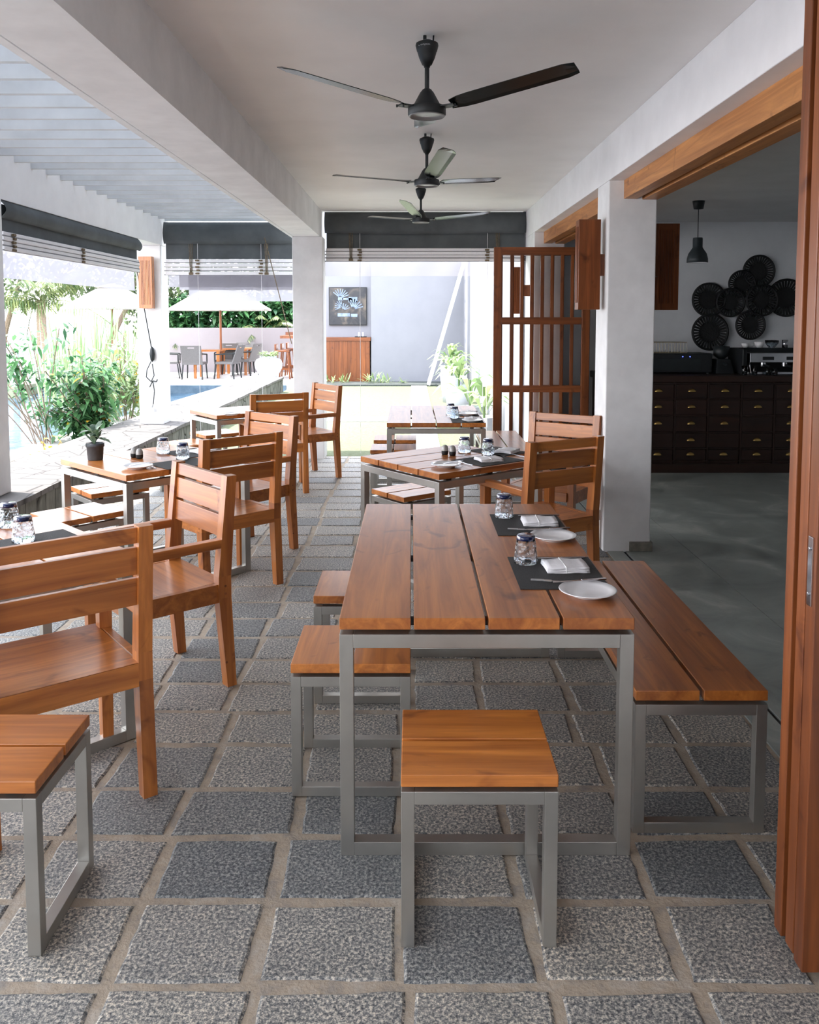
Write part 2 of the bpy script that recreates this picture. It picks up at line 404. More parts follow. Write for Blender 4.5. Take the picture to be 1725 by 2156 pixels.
# stone wall
mb = MB(); mb.bx(-3.78, -2.95, -2.6, 19.4, -.3, .285); wl_ = struct(mb.build('wall_left', M['rubble']))
mb = MB(); yy = -2.6; r3 = random.Random(9)
xo = [(-2.93 + r3.uniform(-.012, .012)) for _ in range(60)]
N = 56; st = 22.0 / N
for k in range(N):
    y0, y1 = -2.6 + k * st, -2.6 + (k + 1) * st
    mb.hexa([(-3.80, y0, .28), (xo[k], y0, .28), (xo[k + 1], y1, .28), (-3.80, y1, .28)], [(-3.80, y0, .32), (xo[k], y0, .32), (xo[k + 1], y1, .32), (-3.80, y1, .32)])
tag(mb.build('wall_coping', M['flag'], wl_), kind='structure')
# grounds
struct(MB().bx(-2.95, 1.4, 10.25, 21.0, -.15, -.02).build('ground_lawn', M['lawn']))
mb = MB().bx(.0, .38, 10.35, 20.9, -.1, 0); mb.bx(-2.95, 1.3, 13.75, 14.3, -.1, .003); struct(mb.build('ground_path', M['deck']))
struct(MB().bx(-4.3, 3, 20.95, 23.2, -.1, .02).build('ground_gravel', plain('gravel_bed', (.07, .08, .075), .95, 0, .4, 40, .8)))
struct(MB().hexa([(-4.75, -2.6, -.3), (-3.78, -2.6, -.3), (-3.78, 20.2, -.3), (-4.0, 20.2, -.3)], [(-4.75, -2.6, -.05), (-3.78, -2.6, -.05), (-3.78, 20.2, -.05), (-4.0, 20.2, -.05)]).build('ground_planter', M['soil']))
struct(MB().hexa([(-5.35, -2.6, -.4), (-4.95, -2.6, -.4), (-3.98, 20.2, -.4), (-4.35, 20.2, -.4)], [(-5.35, -2.6, .10), (-4.95, -2.6, .10), (-3.98, 20.2, .10), (-4.35, 20.2, .10)]).build('ground_pool_kerb', M['deck'], bevel=.01))
struct(MB().bx(-16, -4.2, -4, 20.25, -.3, -.13).build('ground_pool_water', M['water']))
mb = MB().bx(-9.0, -3.0, 20.2, 20.24, -.6, .06); struct(mb.build('ground_pool_tile', M['tile']))
struct(MB().bx(-9.0, -2.62, 20.24, 24.7, -.4, .10).build('ground_terrace', M['deck']))
struct(MB().bx(-30, -8.95, 19.0, 40, -.5, .12).build('ground_garden', plain('garden_ground', (.28, .30, .2), .95, 0, .2, 3)))
struct(MB().bx(-70, 30, 24.7, 60, -.8, -.3).build('ground_beach', M['sand']))
struct(MB().bx(-900, 900, 60, 1500, -1.2, -.6).build('ground_sea', M['sea']))
# outbuilding walls
struct(MB().bx(-7.4, -3.1, 24.5, 24.7, 0, 1.385).build('wall_terrace', M['terr_wall']))
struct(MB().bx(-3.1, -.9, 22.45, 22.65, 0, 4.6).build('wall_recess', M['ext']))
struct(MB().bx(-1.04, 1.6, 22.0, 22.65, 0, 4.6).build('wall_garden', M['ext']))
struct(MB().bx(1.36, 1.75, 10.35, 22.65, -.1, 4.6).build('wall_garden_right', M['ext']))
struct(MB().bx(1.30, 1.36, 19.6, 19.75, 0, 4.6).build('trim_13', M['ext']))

# ================================================================== DOORS
def lattice(name, x0, x1, y0, y1, z0, z1, nb, label=None):
    d = thing(name, None, None, ((x0 + x1) / 2, (y0 + y1) / 2, z0)); d['kind'] = 'structure'
    w = x1 - x0; h = z1 - z0; t = (y1 - y0) / 2; s_ = .085
    L = -w / 2; Rr = w / 2
    for a, b_ in ((L, L + s_), (Rr - s_, Rr)):
        tag(MB().bx(a, b_, -t, t, 0, h).build('door_stile', WD['z'], d, bevel=.003), kind='structure')
    zs = [(0, .14), (.864 - z0, .937 - z0), (1.612 - z0, 1.69 - z0), (h - .087, h)]
    for a, b_ in zs: tag(MB().bx(L + s_, Rr - s_, -t, t, a, b_).build('door_rail', WD['x'], d, bevel=.002), kind='structure')
    mb = MB(); st = (w - 2 * s_) / (nb + 1)
    for i in range(nb):
        c_ = L + s_ + st * (i + 1)
        for (p, q) in zip(zs, zs[1:]): mb.bx(c_ - .015, c_ + .015, -t * .8, t * .8, p[1], q[0])
    tag(mb.build('door_bars', WD['z'], d), kind='structure')
    return d
lattice('door_1', .905, 1.96, 9.30, 9.345, .02, 2.454, 7)
lattice('door_2', .925, 1.98, 9.375, 9.42, .02, 2.454, 7)
for i, (a, b_, dx) in enumerate(((2.175, 2.218, 0), (2.112, 2.158, .004), (2.047, 2.095, -.002))):
    d = lattice('door_%d' % (i + 3), 1.002 + dx, 2.05 + dx, a, b_, .015, 2.50, 7)
# solid lower face and latch on the nearest leaf
tag(MB().bx(-.435, .435, -.006, .012, .14, 2.38).build('door_panel', WD['z'], d), kind='structure')
mb = MB().bx(-.529, -.524, -.011, .011, .955, 1.13); mb.cyl((-.533, 0, .985), (-.527, 0, .985), .005, n=8); mb.cyl((-.533, 0, 1.10), (-.527, 0, 1.10), .005, n=8)
tag(mb.build('door_latch', M['chrome'], d, bevel=.001), kind='structure')

# ================================================================== BLINDS
def blind(name, label, P0, P1, ztop, zdark, zfold, sheers, cords, sag=.03, nrm=(0, -1)):
    # P0,P1: plan ends; local x runs along
    P0 = Vector((*P0, 0)); P1 = Vector((*P1, 0)); L = (P1 - P0).length; rz = math.atan2(P1.y - P0.y, P1.x - P0.x)
    t = thing(name, label, 'blind', (P0.x, P0.y, ztop), rz, 'rolled blinds around the veranda')
    H1 = (ztop - zdark) * .58; n = 16; r_ = random.Random(len(label))
    mb = MB(); vs = []; rows = 7
    for j in range(rows):
        for i in range(n + 1):
            u = i / n; w = j / (rows - 1)
            yoff = -.05 * math.sin(w * PI * .9) - .012 * math.sin(u * 23 + w * 4) * w
            vs.append((u * L, yoff - .03, -H1 * w + (-sag * math.sin(u * PI) * w * .3)))
    fs = [(j * (n + 1) + i, j * (n + 1) + i + 1, (j + 1) * (n + 1) + i + 1, (j + 1) * (n + 1) + i) for j in range(rows - 1) for i in range(n)]
    mb.add(vs, fs).build('valance', M['canvas'], t, smooth=True, solid=.006)
    Hd = ztop - zdark
    MB().bx(.02, L - .01, -.022, -.012, -Hd, -.03).build('canvas_panel', M['canvas'], t)
    mb = MB(); k = 4; hh = (zdark - zfold) / k
    for i in range(k):
        z = -Hd - hh * (i + .5); mb.obx((L / 2, -.02 - .006 * (i % 2), z), (L - .03, .055, hh * .9))
    mb.build('folded_slats', M['linen'], t, bevel=.006)
    mb = MB()
    for i in range(k): 
        z = -Hd - hh * (i + .5) - hh * .4; mb.cyl((.0, -.045, z), (L, -.045, z), .006, n=6)
    mb.build('slat_rods', M['rod'], t)
    for (u0, u1, zb) in sheers:
        vs = []; n2 = 20
        for j, z in enumerate((-(ztop - zfold) + .01, (-(ztop - zfold) + zb - ztop) / 2, zb - ztop)):
            for i in range(n2 + 1):
                u = u0 + (u1 - u0) * i / n2; vs.append((u * L, .012 + .008 * math.sin(i * 1.3 + j), z))
        fs = [(j * (n2 + 1) + i, j * (n2 + 1) + i + 1, (j + 1) * (n2 + 1) + i + 1, (j + 1) * (n2 + 1) + i) for j in range(2) for i in range(n2)]
        MB().add(vs, fs).build('sheer_panel', M['sheer2' if ztop > 2.9 else 'sheer'], t, smooth=True)
    for (u, kind) in cords:
        if kind == 'long': MB().cyl((u * L, -.05, -H1), (u * L, -.05, -ztop + .02), .0022, n=4).build('cord', M['linen'], t)
        if kind == 'short':
            mb = MB()
            for dx in (-.02, 0, .02): mb.cyl((u * L + dx, -.055, -H1), (u * L + dx * .5, -.055, -(ztop - zfold) + .02), .004, n=4)
            mb.obx((u * L, -.06, -(ztop - zfold) + .02), (.05, .02, .03)); mb.build('cord', M['rope'], t)
        if kind == 'tie':
            mb = MB()
            for q in range(5): mb.obx((u * L + .01 * ((q % 2) - .5), -.06, -Hd - .02 - q * (zdark - zfold) / 5), (.05 - .01 * (q % 2), .02, .022))
            mb.build('cord_tie', M['rope'], t, bevel=.005)
    return t
M['rod'] = plain('grey_rod', (.22, .22, .23), .5, 0, .1, 10)
M['rope'] = plain('tan_rope', (.16, .12, .075), .9, 0, .4, 60, .5)
blind('blind', 'charcoal rolled blind across the end opening above the lawn, between white pillar and right wall',
      (-1.045, 10.36), (1.385, 10.36), 2.955, 2.524, 2.363, [(.0, .86, 2.19)], [(.13, 'short'), (.175, 'tie'), (.175, 'long'), (.81, 'tie'), (.81, 'long'), (.86, 'short')])
blind('blind', 'charcoal rolled blind in the middle bay with stepped sheer panel over the cream parasol',
      (-3.15, 10.9), (-1.43, 10.9), 2.895, 2.43, 2.225, [(.02, .99, 2.075), (.10, .99, 2.04), (.17, .99, 1.895)], [(.2, 'short'), (.25, 'tie'), (.25, 'long'), (.72, 'tie'), (.72, 'long'), (.76, 'short')])
blind('blind', 'charcoal rolled blind along the pool side above the leafy shrub, with long sheer drop',
      (-3.215, 9.93), (-3.215, 6.62), 2.60, 2.36, 2.21, [(.03, 1.0, 2.0)], [(.05, 'tie'), (.48, 'tie')])
# reverse so that the valance bulges inward on the pool side
for o in COL.objects:
    if o.name.startswith('blind') and abs(o.location.x + 3.215) < 1e-3:
        o.location = (-3.215, 6.62, 2.60); o.rotation_euler = (0, 0, R(90))
        for ch in o.children: ch.scale = (1, -1 if False else 1, 1)

# pull cord with cleat on the second pillar
t = thing('pull_cord', 'black pull cord and cleat hanging down the pillar beside the leafy shrub', 'cord', (-3.30, 10.77, 1.2))
mb = MB(); mb.tube([(-.17, -.06, 1.17), (-.08, -.03, .6), (-.005, -.012, .1)], .007); mb.build('cord', M['black'], t)
mb = MB(); mb.lathe([(.001, -.10), (.025, -.07), (.035, 0), (.025, .07), (.001, .10)], (0, -.005, .02), 10); mb.build('cleat', M['black'], t, smooth=True)
mb = MB(); mb.tube([(-.01, -.01, -.06), (-.07, -.01, -.18), (-.08, -.01, -.27), (-.02, -.01, -.33), (.02, -.01, -.25), (.0, -.01, -.10)], .006)
mb.tube([(-.04, -.012, -.40), (.0, -.01, -.32), (.05, -.012, -.33), (.06, -.012, -.30)], .007); mb.tube([(0, -.01, -.32), (.02, -.01, -.45), (0, -.01, -.62)], .006); mb.tube([(0, -.01, -.62), (-.015, -.01, -.66)], .004)
mb.build('loose_cord', M['black'], t); MB().obx((0, -.01, -.69), (.035, .02, .06)).build('cord_weight', M['whitepaint'], t, bevel=.003)
# thin diagonal cord in middle bay
mb = MB().tube([(0, 0, 0), (.34, -.05, -1.35)], .006); o = mb.build('pull_cord', M['rope'], loc=(-1.86, 10.82, 2.70)); tag(o, 'tan pull cord slanting down in front of the middle blind, left of the inner pillar', 'cord')

# ================================================================== WALL LIGHTS (slatted wooden boxes)
def wall_box(label, x0, x1, y0, y1, z0, z1, slat, bracket):
    t = thing('wall_light', label, 'wall light', ((x0 + x1) / 2, (y0 + y1) / 2, z0), 0, 'slatted wooden wall lights')
    w = (x1 - x0) / 2; d = (y1 - y0) / 2; h = z1 - z0
    MB().bx(-w, w, -d, d, 0, h).build('housing', WD['z'] if slat != 'p' else W['z'], t, bevel=.003)
    mb = MB()
    if slat in 'fp':
        for i in range(7):
            x = -w * .62 + w * 1.24 * i / 6; mb.bx(x - .004, x + .004, -d - .006, -d, .05, h - .05)
    else:
        for i in range(5):
            y = -d * .6 + d * 1.2 * i / 4; mb.bx(-w - .006, -w, y - .004, y + .004, .05, h - .05)
    mb.build('slats', WD['z'] if slat != 'p' else W['z'], t)
    a, b_, c_, e_ = bracket
    MB().bx(a - t.location.x, b_ - t.location.x, c_ - t.location.y, e_ - t.location.y, h * .38, h * .62).build('bracket', WD['z'], t)
wall_box('orange slatted wooden box light on the pillar beside the shrub and black pull cord', -3.42, -3.25, 10.66, 10.76, 1.80, 2.45, 'p', (-3.37, -3.29, 10.76, 10.80))
wall_box('dark brown box light bracketed on the left face of the big right column', 1.195, 1.352, 6.08, 6.2, 1.745, 2.385, 's', (1.352, 1.39, 6.12, 6.19))
wall_box('dark slatted box light inside the room, right behind the big column', 1.835, 2.03, 6.45, 6.55, 1.745, 2.396, 'f', (1.73, 1.835, 6.30, 6.5))
wall_box('brown box light seen between the bars of the open lattice door', 1.185, 1.275, 9.85, 9.93, 1.73, 2.27, 'f', (1.275, 1.39, 9.87, 9.92))

# ================================================================== FANS
def fan(label, x, y, rot):
    t = thing('ceiling_fan', label, 'ceiling fan', (x, y, ZC), 0, 'black ceiling fans in a row')
    mb = MB().lathe([(.001, -.02), (.022, -.022), (.05, -.035), (.052, -.045), (.046, -.07), (.044, -.072), (.036, -.10), (.022, -.13), (.017, -.13), (.013, -.142), (.001, -.142)], n=28)
    mb.cyl((-.01, 0, 0), (-.01, 0, -.03), .008, n=8); mb.tube([(.03, 0, 0), (.027, 0, -.035)], .004)
    can = mb.build('canopy', M['black'], t, smooth=True)
    MB().cyl((0, 0, -.13), (0, 0, -.25), .0105, n=12).build('downrod', M['black'], t, smooth=False)
    MB().lathe([(.012, -.235), (.02, -.24), (.032, -.255), (.062, -.31), (.068, -.318), (.086, -.318), (.087, -.322), (.087, -.352), (.083, -.358)], n=36).build('motor', M['black'], t, smooth=True)
    MB().lathe([(.083, -.357), (.080, -.362), (.070, -.350), (.001, -.358)], n=36).build('motor_cover', M['fancover'], t, smooth=True)
    for k in range(3):
        a = R(rot + 120 * k); m3 = Matrix.Rotation(a, 4, 'Z')
        mb = MB(); vs = []
        n = 12
        for i in range(n + 1):
            u = i / n; r = .125 + .585 * u; w = .045 + .012 * min(1, u * 6) - (.02 * (u > .97))
            if i == 0: w = .03
            z = -.318 + .075 * u
            vs += [(r, -w, z + .010), (r, -w * .2, z + .003), (r, w * .6, z - .004), (r, w, z - .012)]
        fs = [(i * 4 + j, i * 4 + j + 1, i * 4 + j + 5, i * 4 + j + 4) for i in range(n) for j in range(3)]
        mb.add(vs, fs)
        mb.v = [tuple(m3 @ Vector(p)) for p in mb.v]
        bl = mb.build('blade', M['blade'], t, smooth=False, solid=.003)
        mb = MB(); mb.obx((.105, 0, -.325), (.08, .05, .006)); mb.cyl((.13, .012, -.336), (.13, .012, -.322), .004, n=6); mb.cyl((.15, -.012, -.334), (.15, -.012, -.322), .004, n=6)
        mb.v = [tuple(m3 @ Vector(p)) for p in mb.v]; mb.build('blade_bracket', M['black'], bl)
    return t, can
M['blade'] = plain('dark_glossy_blade', (.03, .04, .042), .22, .75, .15, 12)
M['fancover'] = plain('fan_cover', (.30, .31, .32), .4, .2, .1, 12)
f1, can = fan('nearest and largest black ceiling fan', .072, 3.942, 90)
fc = bpy.data.curves.new('canopy_lettering', 'FONT'); fc.body = 'Crompton'; fc.size = .0135; fc.extrude = .0003; fc.align_x = 'CENTER'
fo = bpy.data.objects.new('tmp', fc); COL.objects.link(fo)
bpy.context.view_layer.update()
me = bpy.data.meshes.new_from_object(fo.evaluated_get(bpy.context.evaluated_depsgraph_get()))
bpy.data.objects.remove(fo)
for vtx in me.vertices:
    a = vtx.co.x / .0495 - R(108); h = -.056 + vtx.co.y
    vtx.co = Vector((.0505 * math.cos(a), .0505 * math.sin(a), h))
me.materials.clear(); me.materials.append(M['whitepaint'])
lo = bpy.data.objects.new('lettering', me); COL.objects.link(lo); lo.parent = can
fan('middle black ceiling fan between the nearest and the farthest', .109, 5.997, 40)
fan('farthest black ceiling fan, just before the end blind', .094, 8.294, 17)

# ================================================================== FURNITURE
def table(label, center, rz, w, l, nplank, group=None, ztop=.765, name='dining_table'):
    """planks run along local y (length l); w across"""
    t = thing(name, label, 'table', (*center, 0), rz, group)
    mb = MB(); gp = .010; pw = (w - gp * (nplank - 1)) / nplank
    for i in range(nplank):
        x0 = -w / 2 + i * (pw + gp); mb.bx(x0, x0 + pw, -l / 2, l / 2, ztop - .037, ztop)
    mb.build('tabletop', W['y'], t, bevel=.0025)
    mb = MB()
    for y in (-l / 2 + .1, l / 2 - .1, 0): mb.bx(-w / 2 + .03, w / 2 - .03, y - .02, y + .02, ztop - .052, ztop - .037)
    mb.build('batten', M['blacksoft'], t)
    a, b_ = w / 2, l / 2; k = .043; z = ztop - .052
    mb = MB()
    for s in (-1, 1): mb.bx(-a + k, a - k, min(s * b_, s * (b_ - k)), max(s * b_, s * (b_ - k)), z - k, z)
    for s in (-1, 1): mb.bx(min(s * a, s * (a - k)), max(s * a, s * (a - k)), -b_ + k, b_ - k, z - k, z)
    mb.build('frame', M['steel'], t, bevel=.0015)
    for sx in (-1, 1):
        for sy in (-1, 1):
            MB().bx(min(sx * a, sx * (a - k)), max(sx * a, sx * (a - k)), min(sy * b_, sy * (b_ - k)), max(sy * b_, sy * (b_ - k)), 0, z).build('leg', M['steel'], t, bevel=.0015)
    for s in (-1, 1):
        MB().bx(-a + k, a - k, min(s * b_, s * (b_ - k)), max(s * b_, s * (b_ - k)), 0, k).build('floor_rail', M['steel'], t, bevel=.0015)
    return t

def stool(label, center, rz, w, l, name='stool', zt=.482, group='slatted wooden stools with steel frames', cat='stool', loops='y'):
    """two planks along local x (length w), stacked in y (total l); sled rails run along y at each x end"""
    t = thing(name, label, cat, (*center, 0), rz, group)
    g_ = .014; mb = MB(); a, b_ = w / 2, l / 2
    mb.bx(-a, a, -b_, -g_ / 2, zt - .034, zt); mb.bx(-a, a, g_ / 2, b_, zt - .034, zt)
    mb.build('seat', W['x'], t, bevel=.0025)
    mb = MB()
    for s in (-1, 1): mb.bx(s * a * .62 - .015, s * a * .62 + .015, -b_ + .03, b_ - .03, zt - .047, zt - .034)
    mb.build('batten', M['blacksoft'], t)
    k = .036; z = zt - .047
    mb = MB()
    for s in (-1, 1):
        mb.bx(-a + k, a - k, min(s * b_, s * (b_ - k)), max(s * b_, s * (b_ - k)), z - k, z)
        mb.bx(min(s * a, s * (a - k)), max(s * a, s * (a - k)), -b_ + k, b_ - k, z - k, z)
    mb.build('frame', M['steel'], t, bevel=.0015)
    for sx in (-1, 1):
        for sy in (-1, 1):
            MB().bx(min(sx * a, sx * (a - k)), max(sx * a, sx * (a - k)), min(sy * b_, sy * (b_ - k)), max(sy * b_, sy * (b_ - k)), 0, z).build('leg', M['steel'], t, bevel=.0015)
    for s in (-1, 1):
        MB().bx(min(s * a, s * (a - k)), max(s * a, s * (a - k)), -b_ + k, b_ - k, 0, k).build('floor_rail', M['steel'], t, bevel=.0015)
    return t

GT = 'steel framed teak dining tables'
T1 = table('large foreground teak table with two place settings, open steel frame', (.234, 3.345), 0, .912, 1.60, 4, GT)
# R2: planks run along b=(.79,.61) -> local y angle
def ang(v): return math.atan2(v[1], v[0])
bR = (.79, .61); rzR = ang(bR) - PI / 2
R2 = table('teak table turned diagonally behind the big foreground table', (.262, 5.54), rzR, .825, .88, 4, GT)
R3 = table('farthest right teak table in front of the sunny lawn, planks lengthwise', (.221, 8.10), 0, .87, 1.47, 4, GT)
aL = (.73, -.683)
L2 = table('diagonal teak table with the small potted plant, beside the stone wall', (-1.686, 5.518), ang(aL) - PI / 2, .88, .86, 3, GT)
L1 = table('nearest left teak table, mostly hidden behind the nearest armchair back', (-1.73, 3.28), R(-45) - PI / 2, .90, .86, 3, GT)
L3 = table('farthest left teak table beside the stone wall near the inner pillar', (-1.69, 8.44), ang((.607, -.794)) - PI / 2, .85, .64, 3, GT)

s0 = stool('square stool nearest the camera in front of the big table', (.182, 2.342), 0, .418, .375)
s1 = stool('left stool half under the near end of the big table', (-.212, 3.06), PI / 2, .375, .42)
dup(s1, (-.215, 3.78, 0), PI / 2, 'stool under the left side of the big table, the farther of the two')
dup(s0, (-1.19, 2.31, 0), 0, 'orange lit stool cut off by the left edge of the photo')
dup(s1, (-.165, 7.83, 0), PI / 2, 'stool left of the farthest right table, nearer one of the pair')
dup(s1, (-.16, 8.45, 0), PI / 2, 'stool left of the farthest right table, farther one of the pair')
dup(s0, (.0, 5.88, 0), R(38), 'stool tucked beneath the left side of the diagonal table behind the big table')
dup(s0, (-2.16, 5.99, 0), R(42), 'stool tucked under the potted plant table, on its far side by the stone wall')
dup(s1, (-2.08, 5.19, 0), R(-42) , 'stool between the nearest left table and the potted plant table')
dup(s0, (-2.06, 8.86, 0), R(40), 'stool under the far side of the farthest left table')
dup(s0, (-2.17, 8.12, 0), R(-45), 'stool on the near side of the farthest left table by the stone wall')
bn = stool('long two-plank bench at the right of the big foreground table', (.944, 3.395), PI / 2, 1.47, .43, 'bench', .482, 'two-plank teak benches', 'bench')
dup(bn, (.90, 8.23, 0), PI / 2, 'long bench right of the farthest right table, by the lattice door')

def armchair(label, loc, rz):
    t = thing('armchair', label, 'armchair', (*loc, 0), rz, 'teak armchairs')
    w = .56; p = .05; D = .47; yb = -D / 2; yf = D / 2
    for s in (-1, 1):
        x0, x1 = (s * w / 2, s * (w / 2 - p)); x0, x1 = min(x0, x1), max(x0, x1)
        mb = MB()   # rear leg + back post, kinked at the seat
        prof = [(-.02, .0, .045), (0.0, .42, .062), (0, .52, .062), (-.035, .975, .048)]
        for (ya, za, da), (y2, z2, d2) in zip(prof, prof[1:]):
            mb.hexa([(x0, yb + ya, za), (x1, yb + ya, za), (x1, yb + ya + da, za), (x0, yb + ya + da, za)],
                    [(x0, yb + y2, z2), (x1, yb + y2, z2), (x1, yb + y2 + d2, z2), (x0, yb + y2 + d2, z2)])
        mb.build('leg', W['z'], t)
        MB().hexa([(x0 + .004, yf - .045, 0), (x1 - .004, yf - .045, 0), (x1 - .004, yf - .004, 0), (x0 + .004, yf - .004, 0)],
                  [(x0, yf - .052, .645), (x1, yf - .052, .645), (x1, yf, .645), (x0, yf, .645)]).build('leg', W['z'], t, bevel=.002)
        MB().hexa([(x0, yb + .04, .65), (x1, yb + .04, .65), (x1, yf + .02, .645), (x0, yf + .02, .645)],
                  [(x0, yb + .04, .69), (x1, yb + .04, .69), (x1, yf + .02, .688), (x0, yf + .02, .688)]).build('armrest', W['y'], t, bevel=.006)
    # seat: dished slab with notches at posts
    n = 10; vs = []
    xs_ = [-w / 2 + p * .9 + (w - 1.8 * p) * i / n for i in range(n + 1)]; yz = [yb + .004 + (D + .012) * j / 8 for j in range(9)]
    for y_ in yz:
        for x_ in xs_:
            u = (x_) / (w / 2); q = (y_ - yb) / D
            vs.append((x_, y_, .486 - .012 * max(0, 1 - u * u) * math.sin(min(1, max(0, q)) * PI)))
    fs = [(j * (n + 1) + i, j * (n + 1) + i + 1, (j + 1) * (n + 1) + i + 1, (j + 1) * (n + 1) + i) for j in range(8) for i in range(n)]
    mb = MB().add(vs, fs)
    mb.build('seat', W['x'], t, smooth=True)
    mb = MB(); a = w / 2 - .018
    mb.bx(-w / 2 + p * .9, w / 2 - p * .9, yb + .002, yb + .024, .40, .484); mb.bx(-w / 2 + p * .9, w / 2 - p * .9, yf - .012, yf + .016, .42, .484)
    for s in (-1, 1): mb.bx(min(s * (w / 2 - .01), s * (w / 2 - .04)), max(s * (w / 2 - .01), s * (w / 2 - .04)), yb + .06, yf - .05, .40, .4845)
    mb.build('seat_rail', W['x'], t, bevel=.001)
    for z0, z1 in ((.692, .79), (.802, .90), (.914, .970)):
        ya = yb - .035 * (z0 - .52) / .455 + .018; y2 = yb - .035 * (z1 - .52) / .455 + .018
        MB().hexa([(-w / 2 + p, ya, z0), (w / 2 - p, ya, z0), (w / 2 - p, ya + .022, z0), (-w / 2 + p, ya + .022, z0)],
                  [(-w / 2 + p, y2, z1), (w / 2 - p, y2, z1), (w / 2 - p, y2 + .022, z1), (-w / 2 + p, y2 + .022, z1)]).build('back_slat', W['x'], t, bevel=.002)
    mb = MB()
    for s in (-1, 1):
        for z in (.44, .475, .12): mb.cyl((s * (w / 2 - .001), yb + .03, z), (s * (w / 2 + .001), yb + .03, z), .006, n=8)
    mb.build('plug', WD['z'], t)
    return t
def chair_pose(rr, back_dir_deg, W_=.52):
    """rr = floor point of the rear post at the viewer's right; back_dir: direction from that post along the back; facing given by side"""
    pass
def place(rear_pt, d, f):
    """rear_pt: rear post foot, d: unit dir along the back to the other post, f: facing unit dir"""
    cx = rear_pt[0] + d[0] * .255 + f[0] * .21; cy = rear_pt[1] + d[1] * .255 + f[1] * .21
    return (cx, cy), math.atan2(f[1], f[0]) - PI / 2
def U(deg): return (math.cos(R(deg)), math.sin(R(deg)))
CH = [
 ('nearest armchair, seen from behind at the left edge of the photo', (-.947, 2.905), 218, 128),
 ('armchair right behind the nearest one, backrest slats turned to the right', (-.855, 3.775), 131, 221),
 ('dark-backed armchair at the near side of the potted plant table', (-.862, 5.29), 223, 133),
 ('armchair at the far right side of the potted plant table', (-.875, 6.08), 139, 229),
 ('armchair seen from behind at the farthest left table', (-1.025, 8.08), 205, 115),
 ('farthest armchair, alone in front of the inner white pillar', (-.785, 8.84), 126, 216),
 ('dark-backed armchair right behind the big foreground table', (1.115, 5.10), 210, 120),
 ('armchair behind the dark-backed one, close to the lattice door', (1.34, 6.10), 146, 236),
]
first = None
for lab, pt, dd, ff in CH:
    c_, rz = place(pt, U(dd), U(ff))
    if first is None: first = armchair(lab, c_, rz)
    else: dup(first, (*c_, 0), rz, lab)

# ================================================================== TABLEWARE
TZ = .765
def placemat(label, x, y, rz=0, w=.31, l=.385):
    o = MB().bx(-w / 2, w / 2, -l / 2, l / 2, 0, .003).build('placemat', M['mat'], loc=(x, y, TZ + .0003)); o.rotation_euler.z = rz
    return tag(o, label, 'placemat', 'dark woven placemats')
glass0 = None
def glass(label, x, y, z=TZ + .0035):
    global glass0
    if glass0 is None:
        glass0 = thing('drinking_glass', label, 'glass', (x, y, z), 0, 'upturned blue based tumblers')
        wob = lambda t, z_: .035 * math.sin(t * 6 + z_ * 60) * math.sin(z_ * 90)
        pr = [(.044, 0), (.0435, .02), (.0415, .045), (.0385, .075), (.0355, .09), (.0355, .0905)]
        pi = [(.0335, .088), (.036, .075), (.039, .045), (.041, .02), (.0415, 0), (.044, 0)]
        MB().lathe(pr + pi, n=36, wob=wob).build('glass_body', M['glass'], glass0, smooth=True)
        MB().lathe([(.001, .1065), (.030, .1065), (.0345, .102), (.0357, .0905), (.0335, .088), (.001, .088)], n=36).build('glass_base', M['blue'], glass0, smooth=True)
        return glass0
    return dup(glass0, (x, y, z), x * 3, label)
plate0 = None
def plate(label, x, y, z=TZ + .0005, r=.094):
    global plate0
    if plate0 is None:
        pr = [(.001, .004), (.045, .004), (.05, .0), (.055, .0), (.056, .005), (.075, .010), (.094, .018), (.096, .020), (.094, .0215), (.075, .014), (.06, .010), (.001, .009)]
        plate0 = MB().lathe(pr, n=48).build('side_plate', M['china'], smooth=True, loc=(x, y, z))
        return tag(plate0, label, 'plate', 'white side plates')
    o = plate0.copy(); COL.objects.link(o); o.location = (x, y, z); o['label'] = label; return o
nap0 = None
def napkin(label, x, y, rz, z=TZ + .004):
    global nap0
    if nap0 is None:
        nap0 = thing('napkin', label, 'napkin', (x, y, z), rz, 'folded white napkins')
        mb = MB(); n = 8
        for k, (s, zz) in enumerate(((1, .004), (.985, .011), (.97, .018))):
            vs = []
            for j in range(n + 1):
                for i in range(n + 1):
                    u = i / n - .5; w = j / n - .5
                    vs.append((u * .155 * s, w * .125 * s + .002 * math.sin(i + k), zz + .002 * math.sin(3 * u * PI + k) + .0015 * math.cos(w * 6)))
            fs = [(j * (n + 1) + i, j * (n + 1) + i + 1, (j + 1) * (n + 1) + i + 1, (j + 1) * (n + 1) + i) for j in range(n) for i in range(n)]
            mb.add(vs, fs)
        mb.build('folded_cloth', M['linen'], nap0, smooth=True, solid=.006)
        MB().bx(-.012, -.006, -.064, .064, .0, .0245).build('napkin_band', M['china'], nap0, bevel=.002)
        return nap0
    return dup(nap0, (x, y, z), rz, label)
kn0 = fk0 = None
def knife(label, x, y, rz, z=TZ + .0045, tilt=0):
    global kn0
    if kn0 is None:
        mb = MB(); mb.obx((-.045, 0, .003), (.09, .012, .005)); mb.hexa([(0, -.006, .002), (.10, -.009, .002), (.105, .002, .002), (0, .006, .002)], [(0, -.006, .0045), (.10, -.009, .0035), (.105, .002, .0035), (0, .006, .0045)])
        kn0 = mb.build('table_knife', M['chrome'], bevel=.001); o = kn0
    else: o = kn0.copy(); COL.objects.link(o)
    o.location = (x, y, z); o.rotation_euler = (0, tilt, rz); return tag(o, label, 'knife', 'table knives')
